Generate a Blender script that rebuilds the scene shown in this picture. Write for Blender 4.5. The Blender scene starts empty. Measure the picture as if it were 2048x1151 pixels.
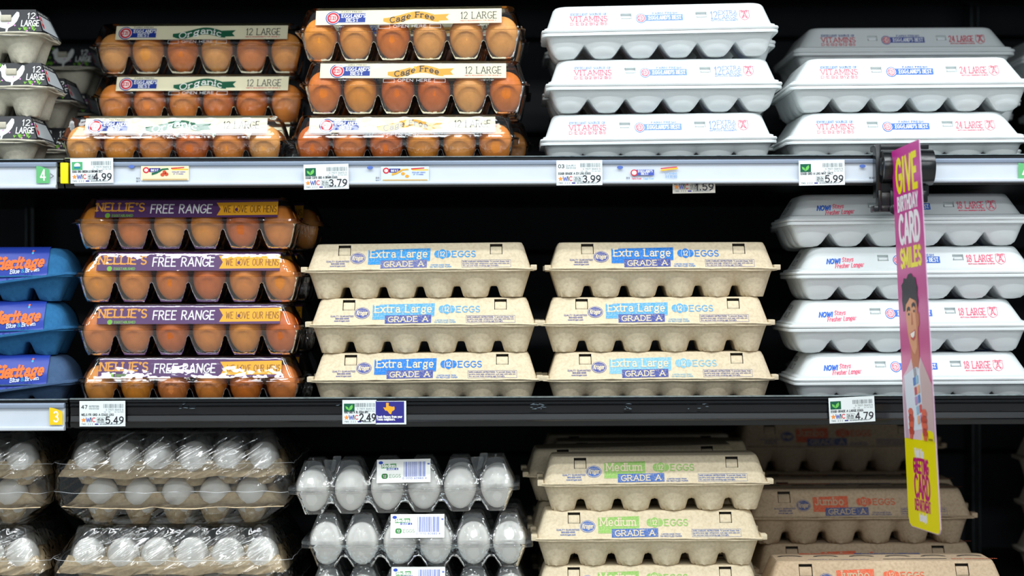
import bpy, bmesh, math, random
from mathutils import Matrix, Vector, noise

# ---------------------------------------------------------------- camera, world, lights, exposure
D0 = 2.30            # camera to the front plane of the cartons (Y = 0)
FPX = 3490.9         # focal length in pixels of the 2048 px frame
S = D0 / FPX         # metres per pixel on the plane Y = 0
ZC = 1.30            # camera height
TH = math.radians(0.24)
scn = bpy.context.scene
COL = scn.collection

def W(px, py, Y=0.0):
    k = (D0 + Y) / FPX
    dx = (px - 1024) * k
    dz = (575.5 - py) * k
    return Vector((dx * math.cos(TH) + dz * math.sin(TH), Y, ZC - dx * math.sin(TH) + dz * math.cos(TH)))

cam_d = bpy.data.cameras.new('camera')
cam = bpy.data.objects.new('camera', cam_d)
COL.objects.link(cam)
cam.matrix_world = Matrix(((math.cos(TH), math.sin(TH), 0, 0), (0, 0, -1, -D0), (-math.sin(TH), math.cos(TH), 0, ZC), (0, 0, 0, 1)))
cam_d.sensor_width = 36
cam_d.lens = FPX * 36 / 2048
cam_d.dof.use_dof = True
cam_d.dof.focus_distance = D0 + 0.01
cam_d.dof.aperture_fstop = 2.6
scn.camera = cam

wd = bpy.data.worlds.new('store_surroundings')
scn.world = wd
wd.use_nodes = True
wd.node_tree.nodes['Background'].inputs[0].default_value = (0.80, 0.92, 1.0, 1)
wd.node_tree.nodes['Background'].inputs[1].default_value = 0.29

def area(name, loc, target, sx, sy, power, col=(0.93, 0.98, 1.0)):
    l = bpy.data.lights.new(name, 'AREA')
    l.shape = 'RECTANGLE'; l.size = sx; l.size_y = sy; l.energy = power; l.color = col
    o = bpy.data.objects.new(name, l)
    COL.objects.link(o)
    o.location = loc
    o.rotation_euler = (Vector(target) - Vector(loc)).to_track_quat('-Z', 'Y').to_euler()
    return o

# fluorescent rows on the store ceiling and the light strip under the canopy of the case
for cx in (-2.55, -1.25, 0.05, 1.35, 2.65):
    area('ceiling_tube_light', (cx, -2.05, 3.55), (cx, -1.2, 1.2), 1.16, 0.12, 11)
    area('ceiling_tube_light', (cx + .3, -1.45, 3.55), (cx + .3, -.75, 1.2), 1.16, 0.08, 11)
for cx in (-1.9, -0.6, 0.7, 2.0):
    area('ceiling_tube_light', (cx, -4.6, 3.55), (cx, -2.5, 1.0), 1.16, 0.22, 10)
for cx in (-2.6, -0.9, 0.8, 2.5):
    area('ceiling_tube_light', (cx, -8.2, 3.55), (cx * .6, -0.5, 1.2), 1.3, 0.30, 14)
area('canopy_light_strip', (0.0, -0.42, 2.30), (0.0, -0.02, 1.2), 2.6, 0.06, 3.4)

scn.view_settings.view_transform = 'Standard'
scn.view_settings.look = 'None'
scn.view_settings.gamma = 1.0
scn.view_settings.use_curve_mapping = False
scn.view_settings.exposure = 0.48
try:
    scn.cycles.transparent_max_bounces = 32
    scn.cycles.max_bounces = 10
except Exception:
    pass

# ---------------------------------------------------------------- materials
def lin(c):
    r = []
    for v in c:
        v = v / 255.0
        r.append(v / 12.92 if v <= 0.04045 else ((v + 0.055) / 1.055) ** 2.4)
    return (r[0], r[1], r[2], 1)

MATS = {}
def mat(name, rgb, rough=0.6, metallic=0.0, spec=0.5, bump=None, mottle=None, sss=0.0, coat=0.0, map_scale=None):
    """bump=(scale, strength, distance); mottle=(scale, rgb2, fac)"""
    if name in MATS: return MATS[name]
    m = bpy.data.materials.new(name); m.use_nodes = True
    nt = m.node_tree; b = nt.nodes['Principled BSDF']
    b.inputs['Base Color'].default_value = lin(rgb)
    b.inputs['Roughness'].default_value = rough
    b.inputs['Metallic'].default_value = metallic
    b.inputs['Specular IOR Level'].default_value = spec
    if coat: b.inputs['Coat Weight'].default_value = coat; b.inputs['Coat Roughness'].default_value = 0.1
    if sss:
        b.inputs['Subsurface Weight'].default_value = sss
        b.inputs['Subsurface Radius'].default_value = (1.0, 0.6, 0.4)
        b.inputs['Subsurface Scale'].default_value = 0.004
    m.diffuse_color = lin(rgb)
    src = None
    if bump or mottle:
        tc = nt.nodes.new('ShaderNodeTexCoord')
        src = tc.outputs['Object']
        if map_scale:
            mp = nt.nodes.new('ShaderNodeMapping'); mp.inputs['Scale'].default_value = map_scale
            nt.links.new(src, mp.inputs['Vector']); src = mp.outputs['Vector']
    if bump:
        n = nt.nodes.new('ShaderNodeTexNoise'); n.inputs['Scale'].default_value = bump[0]; n.inputs['Detail'].default_value = 4
        nt.links.new(src, n.inputs['Vector'])
        bp = nt.nodes.new('ShaderNodeBump'); bp.inputs['Strength'].default_value = bump[1]; bp.inputs['Distance'].default_value = bump[2]
        nt.links.new(n.outputs['Fac'], bp.inputs['Height']); nt.links.new(bp.outputs['Normal'], b.inputs['Normal'])
    if mottle:
        n = nt.nodes.new('ShaderNodeTexNoise'); n.inputs['Scale'].default_value = mottle[0]; n.inputs['Detail'].default_value = 5
        nt.links.new(src, n.inputs['Vector'])
        r = nt.nodes.new('ShaderNodeValToRGB'); r.color_ramp.elements[0].position = 0.42; r.color_ramp.elements[1].position = 0.68
        nt.links.new(n.outputs['Fac'], r.inputs['Fac'])
        mul = nt.nodes.new('ShaderNodeMath'); mul.operation = 'MULTIPLY'; mul.inputs[1].default_value = mottle[2]
        nt.links.new(r.outputs['Color'], mul.inputs[0])
        mx = nt.nodes.new('ShaderNodeMix'); mx.data_type = 'RGBA'
        mx.inputs['A'].default_value = lin(rgb); mx.inputs['B'].default_value = lin(mottle[1])
        nt.links.new(mul.outputs[0], mx.inputs['Factor']); nt.links.new(mx.outputs['Result'], b.inputs['Base Color'])
    MATS[name] = m
    return m

def clear_mat(name, tint=(0.995, 0.998, 0.998), rough=0.03, base=0.025, gain=1.3, bump=None, map_scale=None, rot=None, haze=0.0, ridged=False):
    """thin clear plastic sheet: lets light through and mirrors by Fresnel"""
    m = bpy.data.materials.new(name); m.use_nodes = True
    nt = m.node_tree; nt.nodes.clear()
    out = nt.nodes.new('ShaderNodeOutputMaterial')
    tr = nt.nodes.new('ShaderNodeBsdfTransparent'); tr.inputs[0].default_value = (*tint, 1)
    gl = nt.nodes.new('ShaderNodeBsdfGlossy'); gl.inputs['Roughness'].default_value = rough
    fr = nt.nodes.new('ShaderNodeFresnel'); fr.inputs['IOR'].default_value = 1.5
    ma = nt.nodes.new('ShaderNodeMath'); ma.operation = 'MULTIPLY_ADD'; ma.inputs[1].default_value = gain; ma.inputs[2].default_value = base; ma.use_clamp = True
    nt.links.new(fr.outputs[0], ma.inputs[0])
    mx = nt.nodes.new('ShaderNodeMixShader')
    nt.links.new(ma.outputs[0], mx.inputs[0]); nt.links.new(tr.outputs[0], mx.inputs[1]); nt.links.new(gl.outputs[0], mx.inputs[2])
    last = mx.outputs[0]
    if haze:
        df = nt.nodes.new('ShaderNodeBsdfDiffuse'); df.inputs[0].default_value = (0.85, 0.88, 0.9, 1)
        m2 = nt.nodes.new('ShaderNodeMixShader'); m2.inputs[0].default_value = haze
        nt.links.new(last, m2.inputs[1]); nt.links.new(df.outputs[0], m2.inputs[2]); last = m2.outputs[0]
    nt.links.new(last, out.inputs[0])
    if bump:
        tc = nt.nodes.new('ShaderNodeTexCoord'); mp = nt.nodes.new('ShaderNodeMapping')
        if map_scale: mp.inputs['Scale'].default_value = map_scale
        src = tc.outputs['Object']
        if rot:
            mr = nt.nodes.new('ShaderNodeMapping'); mr.inputs['Rotation'].default_value = rot
            nt.links.new(src, mr.inputs['Vector']); src = mr.outputs[0]
        nt.links.new(src, mp.inputs['Vector'])
        n = nt.nodes.new('ShaderNodeTexNoise'); n.inputs['Scale'].default_value = bump[0]; n.inputs['Detail'].default_value = bump[3] if len(bump) > 3 else 2
        n.inputs['Distortion'].default_value = bump[4] if len(bump) > 4 else 0
        if ridged: n.noise_type = 'RIDGED_MULTIFRACTAL'
        nt.links.new(mp.outputs[0], n.inputs['Vector'])
        bp = nt.nodes.new('ShaderNodeBump'); bp.inputs['Strength'].default_value = bump[1]; bp.inputs['Distance'].default_value = bump[2]
        nt.links.new(n.outputs['Fac'], bp.inputs['Height'])
        nt.links.new(bp.outputs['Normal'], gl.inputs['Normal']); nt.links.new(bp.outputs['Normal'], fr.inputs['Normal'])
    m.diffuse_color = (0.8, 0.85, 0.9, 0.4)
    MATS[name] = m
    return m

PULP = (217, 202, 173)
M_pulp = mat('recycled_pulp', PULP, 0.95, spec=0.15, bump=(420, 0.55, 0.0006), mottle=(260, (186, 168, 138), 0.45))
M_pulp_brown = mat('brown_recycled_pulp', (196, 172, 143), 0.95, spec=0.15, bump=(420, 0.55, 0.0006), mottle=(260, (160, 136, 108), 0.45))
M_pulp_flat = mat('tan_flat_pulp', (214, 194, 160), 0.95, spec=0.15, bump=(330, 0.7, 0.0008), mottle=(180, (184, 152, 112), 0.5))
M_pulp_grey = mat('grey_pulp', (198, 192, 174), 0.95, spec=0.15, bump=(420, 0.55, 0.0006), mottle=(200, (170, 165, 148), 0.4))
M_pulp_blue = mat('blue_dyed_pulp', (44, 104, 150), 0.9, spec=0.2, bump=(420, 0.5, 0.0006), mottle=(230, (34, 84, 128), 0.4))
M_pulp_slate = mat('slate_blue_pulp', (66, 90, 122), 0.9, spec=0.2, bump=(420, 0.5, 0.0006), mottle=(230, (54, 78, 112), 0.4))
M_foam = mat('white_foam', (229, 235, 235), 0.42, spec=0.4, bump=(600, 0.12, 0.0004))
nt_ = M_foam.node_tree; tl_ = nt_.nodes.new('ShaderNodeBsdfTranslucent'); tl_.inputs[0].default_value = (0.95, 0.86, 0.82, 1)
mf_ = nt_.nodes.new('ShaderNodeMixShader'); mf_.inputs[0].default_value = 0.09
nt_.links.new(nt_.nodes['Principled BSDF'].outputs[0], mf_.inputs[1]); nt_.links.new(tl_.outputs[0], mf_.inputs[2]); nt_.links.new(mf_.outputs[0], nt_.nodes['Material Output'].inputs[0])
M_hole = mat('recess_shade', (60, 54, 48), 0.9)  # shade inside the latch pockets and dent arches, put into the colour
M_clear = clear_mat('clear_plastic', bump=(55, 0.25, 0.0012), rough=0.035)
M_clear_tray = clear_mat('clear_plastic_ribbed', bump=(230, 0.75, 0.0012), map_scale=(1.0, 1.0, 0.22), rough=0.05, gain=1.8, base=.045)
M_dome = clear_mat('fluted_clear_plastic', bump=(260, 0.6, 0.0012), map_scale=(1.0, 1.0, 0.10), rough=0.06, gain=1.3, base=.025, haze=.03)
M_inner = clear_mat('inner_clear_lid', rough=.12, gain=.35, base=.012, haze=.02)
M_film = clear_mat('crinkled_film', bump=(1.0, 1.0, 0.0050, 4, 0.6), map_scale=(13, 60, 105), rot=(0, 0.55, 0), rough=0.055, gain=1.5, base=0.025, ridged=True)
M_white_egg = mat('white_eggshell', (240, 238, 232), 0.42, spec=0.4, bump=(900, 0.08, 0.0003), sss=0.2)
EGGC = [(230, 142, 62), (222, 124, 46), (236, 158, 76), (214, 112, 46), (238, 168, 92), (226, 136, 70), (234, 150, 54)]
M_eggs = [mat('brown_eggshell_%s' % w, c, 0.42, spec=0.35, bump=(900, 0.08, 0.0003), mottle=(160, tuple(int(v * .88) for v in c), 0.35), sss=0.15)
          for w, c in zip(('amber', 'chestnut', 'honey', 'russet', 'tan', 'rose', 'ochre'), EGGC)]
M_black = mat('black_enamel', (20, 20, 23), 0.35, spec=0.5, bump=(60, 0.05, 0.001), mottle=(40, (34, 34, 38), 0.5))
M_wall = mat('case_back_black', (40, 44, 50), 0.6, bump=(40, 0.1, 0.001), mottle=(8, (52, 56, 64), 0.6))
M_rail = mat('black_rail_plastic', (13, 14, 17), 0.25, spec=0.5, bump=(90, 0.06, 0.0006), mottle=(70, (30, 32, 36), 0.3), map_scale=(0.15, 1, 1))
M_edge = mat('worn_metal_edge', (175, 190, 192), 0.35, metallic=0.7, mottle=(120, (90, 100, 104), 0.5))
M_lav = mat('grey_blue_channel_lip', (150, 163, 182), 0.3, spec=0.6, mottle=(60, (120, 134, 156), 0.4), map_scale=(0.1, 1, 1))
M_strip = mat('white_price_strip', (198, 205, 214), 0.35, spec=0.5, mottle=(30, (190, 198, 208), 0.5))
M_card = mat('white_card', (232, 237, 238), 0.5)
M_blackpl = mat('black_clamp_plastic', (15, 16, 18), 0.22, spec=0.6, bump=(80, 0.05, 0.0006))
M_floor = mat('store_floor', (176, 172, 166), 0.35, mottle=(2, (160, 156, 150), 0.5))
M_post = mat('steel_upright', (120, 128, 130), 0.4, metallic=0.6, mottle=(90, (70, 76, 80), 0.5))
def ink(name, rgb, worn=0.25, base=PULP): return mat(name, rgb, 0.75, spec=0.15, mottle=(500, base, worn))
def flat(name, rgb, rough=0.5): return mat(name, rgb, rough, spec=0.3)

# ---------------------------------------------------------------- mesh helpers
def new_mesh(name, v, f, mats, mi=None, smooth=40):
    me = bpy.data.meshes.new(name)
    me.from_pydata([tuple(p) for p in v], [], f)
    for m in mats: me.materials.append(m)
    if mi: me.polygons.foreach_set('material_index', mi)
    if smooth is not None:
        me.polygons.foreach_set('use_smooth', [True] * len(me.polygons))
        me.set_sharp_from_angle(angle=math.radians(smooth))
    me.update()
    return me

def fix_normals(me):
    bm = bmesh.new(); bm.from_mesh(me)
    bmesh.ops.recalc_face_normals(bm, faces=bm.faces)
    bm.to_mesh(me); bm.free()
    return me

def obj(name, me, parent=None, loc=None, rot=None):
    o = bpy.data.objects.new(name, me)
    COL.objects.link(o)
    if parent: o.parent = parent
    if loc is not None: o.location = loc
    if rot is not None: o.rotation_euler = rot
    return o

def thing(name, label, cat, loc, rot=(0, 0, 0), group=None):
    o = bpy.data.objects.new(name, None)
    o.empty_display_size = 0.02
    COL.objects.link(o)
    o.location = loc; o.rotation_euler = rot
    o['label'] = label; o['category'] = cat
    if group: o['group'] = group
    return o

def tag(o, label, cat, group=None):
    o['label'] = label; o['category'] = cat
    if group: o['group'] = group
    return o

class MB:
    """collects shapes into one mesh"""
    def __init__(s): s.v = []; s.f = []; s.m = []
    def add(s, v, f, m=0):
        n = len(s.v); s.v += [tuple(p) for p in v]; s.f += [tuple(i + n for i in q) for q in f]; s.m += [m] * len(f)
    def box(s, x0, x1, y0, y1, z0, z1, m=0):
        v = [(x, y, z) for x in (x0, x1) for y in (y0, y1) for z in (z0, z1)]
        s.add(v, [(0, 1, 3, 2), (4, 6, 7, 5), (0, 4, 5, 1), (2, 3, 7, 6), (0, 2, 6, 4), (1, 5, 7, 3)], m)
    def prism_x(s, prof, x0, x1, m=0):
        n = len(prof)
        v = [(x0, y, z) for y, z in prof] + [(x1, y, z) for y, z in prof]
        f = [(i, (i + 1) % n, n + (i + 1) % n, n + i) for i in range(n)] + [tuple(range(n))[::-1], tuple(range(n, 2 * n))]
        s.add(v, f, m)
    def prism_y(s, prof, y0, y1, m=0):
        n = len(prof)
        v = [(x, y0, z) for x, z in prof] + [(x, y1, z) for x, z in prof]
        f = [(i, (i + 1) % n, n + (i + 1) % n, n + i) for i in range(n)] + [tuple(range(n)), tuple(range(n, 2 * n))[::-1]]
        s.add(v, f, m)
    def cyl(s, c, axis, r, h, n=24, r2=None, m=0):
        r2 = r if r2 is None else r2
        a = Vector(axis).normalized(); t = a.orthogonal().normalized(); b = a.cross(t)
        c = Vector(c); v = []
        for k, (rr, hh) in enumerate(((r, 0), (r2, h))):
            for i in range(n):
                an = 2 * math.pi * i / n
                v.append(c + a * hh + (t * math.cos(an) + b * math.sin(an)) * rr)
        f = [(i, (i + 1) % n, n + (i + 1) % n, n + i) for i in range(n)] + [tuple(range(n))[::-1], tuple(range(n, 2 * n))]
        s.add(v, f, m)
    def mesh(s, name, mats, smooth=35, bevel=0):
        me = new_mesh(name, s.v, s.f, mats, s.m, None)
        bm = bmesh.new(); bm.from_mesh(me)
        bmesh.ops.recalc_face_normals(bm, faces=bm.faces)
        if bevel:
            bmesh.ops.remove_doubles(bm, verts=bm.verts, dist=1e-6)
            ed = [e for e in bm.edges if len(e.link_faces) == 2 and e.calc_face_angle(0) > 0.6]
            bmesh.ops.bevel(bm, geom=ed, offset=bevel, segments=2, affect='EDGES', profile=0.6, clamp_overlap=True)
        bm.to_mesh(me); bm.free()
        me.polygons.foreach_set('use_smooth', [True] * len(me.polygons))
        me.set_sharp_from_angle(angle=math.radians(smooth))
        return me

def rr_ring(L, Dp, side, front, back, rad, z, nl=18, ns=6, nc=5, wob=0.0, seed=0):
    """rounded rectangle ring, centred in x, y from front inset to Dp-back"""
    x0, x1, y0, y1 = -L / 2 + side, L / 2 - side, front, Dp - back
    rad = min(rad, (x1 - x0) / 2 - 1e-4, (y1 - y0) / 2 - 1e-4)
    pts = []
    def corner(cx, cy, a0):
        for i in range(nc + 1):
            a = math.radians(a0 + 90 * i / nc)
            pts.append([cx + rad * math.cos(a), cy + rad * math.sin(a)])
    def edge(xa, ya, xb, yb, n):
        for i in range(1, n):
            t = i / n
            pts.append([xa + (xb - xa) * t, ya + (yb - ya) * t])
    corner(x0 + rad, y0 + rad, 180); edge(x0 + rad, y0, x1 - rad, y0, nl)
    corner(x1 - rad, y0 + rad, 270); edge(x1, y0 + rad, x1, y1 - rad, ns)
    corner(x1 - rad, y1 - rad, 0); edge(x1 - rad, y1, x0 + rad, y1, nl)
    corner(x0 + rad, y1 - rad, 90); edge(x0, y1 - rad, x0, y0 + rad, ns)
    out = []
    for p in pts:
        dz = 0; dx = 0
        if wob:
            dz = wob * noise.noise(Vector((p[0] * 38, p[1] * 38, seed)))
            dx = wob * noise.noise(Vector((p[0] * 70, p[1] * 70, seed + 9)))
        cx = 0; cy = Dp / 2
        l = math.hypot(p[0] - cx, p[1] - cy)
        out.append((p[0] + dx * (p[0] - cx) / l, p[1] + dx * (p[1] - cy) / l, z + dz))
    return out

def loft(rings, cap0=False, cap1=True):
    v = []; f = []; n = len(rings[0])
    for r in rings: v += r
    for k in range(len(rings) - 1):
        for i in range(n):
            j = (i + 1) % n
            f.append((k * n + i, k * n + j, (k + 1) * n + j, (k + 1) * n + i))
    if cap0: f.append(tuple(range(n))[::-1])
    if cap1: f.append(tuple(range((len(rings) - 1) * n, len(rings) * n)))
    return v, f

# ---------------------------------------------------------------- stroke lettering
def arc(cx, cy, rx, ry, a0, a1, n=8):
    return [(cx + rx * math.cos(math.radians(a0 + (a1 - a0) * i / n)), cy + ry * math.sin(math.radians(a0 + (a1 - a0) * i / n))) for i in range(n + 1)]
X = 0.68
G = {
 'A': (.72, [[(0, 0), (.36, 1), (.72, 0)], [(.14, .33), (.58, .33)]]),
 'B': (.58, [[(0, 0), (0, 1)], [(0, 1), (.3, 1)] + arc(.3, .77, .23, .23, 90, -90) + [(0, .54)], [(0, .54), (.32, .54)] + arc(.32, .27, .26, .27, 90, -90) + [(0, 0)]]),
 'C': (.64, [arc(.38, .5, .38, .5, 48, 312, 12)]),
 'D': (.64, [[(0, 0), (0, 1)], [(0, 1), (.24, 1)] + arc(.24, .5, .4, .5, 90, -90, 10) + [(0, 0)]]),
 'E': (.54, [[(0, 0), (0, 1)], [(0, 1), (.52, 1)], [(0, .52), (.42, .52)], [(0, 0), (.54, 0)]]),
 'F': (.5, [[(0, 0), (0, 1)], [(0, 1), (.5, 1)], [(0, .5), (.4, .5)]]),
 'G': (.68, [arc(.38, .5, .38, .5, 48, 345, 13) + [(.7, .45)], [(.42, .45), (.7, .45)]]),
 'H': (.62, [[(0, 0), (0, 1)], [(.62, 0), (.62, 1)], [(0, .52), (.62, .52)]]),
 'I': (.08, [[(.04, 0), (.04, 1)]]),
 'J': (.42, [[(.38, 1), (.38, .25)] + arc(.19, .25, .19, .25, 0, -160, 7)]),
 'K': (.6, [[(0, 0), (0, 1)], [(.58, 1), (.02, .42)], [(.2, .58), (.6, 0)]]),
 'L': (.5, [[(0, 0), (0, 1)], [(0, 0), (.5, 0)]]),
 'M': (.8, [[(0, 0), (0, 1)], [(0, 1), (.4, .2), (.8, 1)], [(.8, 1), (.8, 0)]]),
 'N': (.64, [[(0, 0), (0, 1)], [(0, 1), (.64, 0)], [(.64, 0), (.64, 1)]]),
 'O': (.74, [arc(.37, .5, .37, .5, 0, 360, 16)]),
 'P': (.55, [[(0, 0), (0, 1)], [(0, 1), (.28, 1)] + arc(.28, .74, .26, .26, 90, -90) + [(0, .48)]]),
 'Q': (.74, [arc(.37, .5, .37, .5, 0, 360, 16), [(.42, .25), (.72, -.05)]]),
 'R': (.6, [[(0, 0), (0, 1)], [(0, 1), (.28, 1)] + arc(.28, .75, .25, .25, 90, -90) + [(0, .5)], [(.26, .5), (.6, 0)]]),
 'S': (.54, [arc(.28, .745, .25, .255, 35, 270, 8) + arc(.27, .245, .27, .245, 90, -145, 8)]),
 'T': (.62, [[(.31, 0), (.31, 1)], [(0, 1), (.62, 1)]]),
 'U': (.62, [[(0, 1), (0, .3)] + arc(.31, .3, .31, .3, 180, 360, 9) + [(.62, 1)]]),
 'V': (.68, [[(0, 1), (.34, 0), (.68, 1)]]),
 'W': (.96, [[(0, 1), (.24, 0), (.48, .85), (.72, 0), (.96, 1)]]),
 'X': (.62, [[(0, 0), (.62, 1)], [(0, 1), (.62, 0)]]),
 'Y': (.64, [[(0, 1), (.32, .48), (.64, 1)], [(.32, .48), (.32, 0)]]),
 'Z': (.56, [[(0, 1), (.56, 1), (0, 0), (.56, 0)]]),
 '0': (.56, [arc(.28, .5, .28, .5, 0, 360, 14)]),
 '1': (.26, [[(.02, .78), (.18, 1), (.18, 0)]]),
 '2': (.54, [arc(.27, .73, .26, .27, 165, -25, 8) + [(.02, 0), (.54, 0)]]),
 '3': (.52, [arc(.25, .75, .24, .25, 150, -90, 8), arc(.25, .26, .27, .26, 90, -150, 8)]),
 '4': (.58, [[(.42, 0), (.42, 1), (0, .28), (.58, .28)]]),
 '5': (.54, [[(.48, 1), (.08, 1), (.04, .55)] + arc(.26, .32, .28, .32, 125, -145, 9)]),
 '6': (.54, [arc(.27, .31, .26, .31, 0, 360, 12), [(.02, .35), (.12, .75), (.4, 1)]]),
 '7': (.52, [[(0, 1), (.52, 1), (.18, 0)]]),
 '8': (.54, [arc(.27, .75, .22, .25, 0, 360, 12), arc(.27, .26, .27, .26, 0, 360, 12)]),
 '9': (.54, [arc(.27, .69, .26, .31, 0, 360, 12), [(.53, .66), (.44, .22), (.14, 0)]]),
 '.': (.1, [[(.05, 0), (.05, .09)]]), ',': (.1, [[(.06, .08), (.02, -.12)]]), "'": (.1, [[(.05, 1), (.05, .78)]]),
 '!': (.1, [[(.05, 1), (.05, .3)], [(.05, 0), (.05, .09)]]), '-': (.3, [[(0, .45), (.3, .45)]]), '*': (.14, [[(.03, .5), (.11, .5)]]),
 '>': (.4, [[(0, .8), (.4, .5), (0, .2)]]), '&': (.66, [[(.66, 0), (.14, .7)] + arc(.29, .82, .17, .18, 200, -20, 7) + [(.06, .3)] + arc(.25, .22, .22, .22, 170, 350, 6) + [(.62, .5)]]),
 '(': (.2, [arc(.3, .5, .3, .6, 130, 230, 6)]), ')': (.2, [arc(-.1, .5, .3, .6, 50, -50, 6)]),
 'a': (.5, [arc(.24, .2, .22, .2, 0, 360, 10), [(.46, 0), (.46, .45)] + arc(.25, .46, .21, .22, 0, 150, 6)]),
 'b': (.52, [[(0, 0), (0, 1)], arc(.26, X / 2, .26, X / 2, 0, 360, 12)]),
 'c': (.46, [arc(.27, X / 2, .26, X / 2, 50, 310, 10)]),
 'd': (.52, [[(.52, 0), (.52, 1)], arc(.26, X / 2, .26, X / 2, 0, 360, 12)]),
 'e': (.52, [[(.02, X / 2), (.52, X / 2)] + arc(.27, X / 2, .25, X / 2, 0, 310, 12)]),
 'f': (.34, [[(.12, 0), (.12, .75)] + arc(.3, .76, .18, .22, 180, 70, 5), [(0, X), (.32, X)]]),
 'g': (.52, [arc(.25, .4, .22, .27, 0, 360, 12), arc(.25, -.08, .25, .17, 0, 360, 12), [(.36, .62), (.54, .7)]]),
 'h': (.5, [[(0, 0), (0, 1)], arc(.25, .42, .25, .26, 180, 0, 7) + [(.5, 0)]]),
 'i': (.08, [[(.04, 0), (.04, X)], [(.04, .86), (.04, .98)]]),
 'j': (.2, [[(.16, X), (.16, -.05)] + arc(.02, -.05, .14, .17, 0, -110, 5), [(.16, .86), (.16, .98)]]),
 'k': (.48, [[(0, 0), (0, 1)], [(.44, X), (.02, .28)], [(.16, .4), (.48, 0)]]),
 'l': (.08, [[(.04, 0), (.04, 1)]]),
 'm': (.8, [[(0, 0), (0, X)], arc(.2, .44, .2, .24, 180, 0, 6) + [(.4, 0)], arc(.6, .44, .2, .24, 180, 0, 6) + [(.8, 0)]]),
 'n': (.5, [[(0, 0), (0, X)], arc(.25, .42, .25, .26, 180, 0, 7) + [(.5, 0)]]),
 'o': (.54, [arc(.27, X / 2, .27, X / 2, 0, 360, 12)]),
 'p': (.52, [[(0, -.3), (0, X)], arc(.26, X / 2, .26, X / 2, 0, 360, 12)]),
 'q': (.52, [[(.52, -.3), (.52, X)], arc(.26, X / 2, .26, X / 2, 0, 360, 12)]),
 'r': (.36, [[(0, 0), (0, X)], arc(.22, .42, .22, .26, 180, 50, 6)]),
 's': (.42, [arc(.21, .51, .19, .17, 40, 270, 7) + arc(.21, .17, .21, .17, 90, -145, 7)]),
 't': (.36, [[(.12, .92), (.12, .18)] + arc(.28, .18, .16, .18, 180, 300, 5), [(0, X), (.34, X)]]),
 'u': (.5, [[(0, X), (0, .25)] + arc(.25, .25, .25, .25, 180, 360, 7), [(.5, X), (.5, 0)]]),
 'v': (.5, [[(0, X), (.25, 0), (.5, X)]]),
 'w': (.72, [[(0, X), (.18, 0), (.36, .6), (.54, 0), (.72, X)]]),
 'x': (.5, [[(0, 0), (.5, X)], [(0, X), (.5, 0)]]),
 'y': (.5, [[(0, X), (.26, 0)], [(.5, X), (.16, -.25)]]),
 'z': (.44, [[(0, X), (.44, X), (0, 0), (.44, 0)]]),
 '/': (.4, [[(0, 0), (.4, 1)]]), ' ': (.3, []), ':': (.1, [[(.05, .1), (.05, .2)], [(.05, .55), (.05, .65)]]),
}

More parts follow.
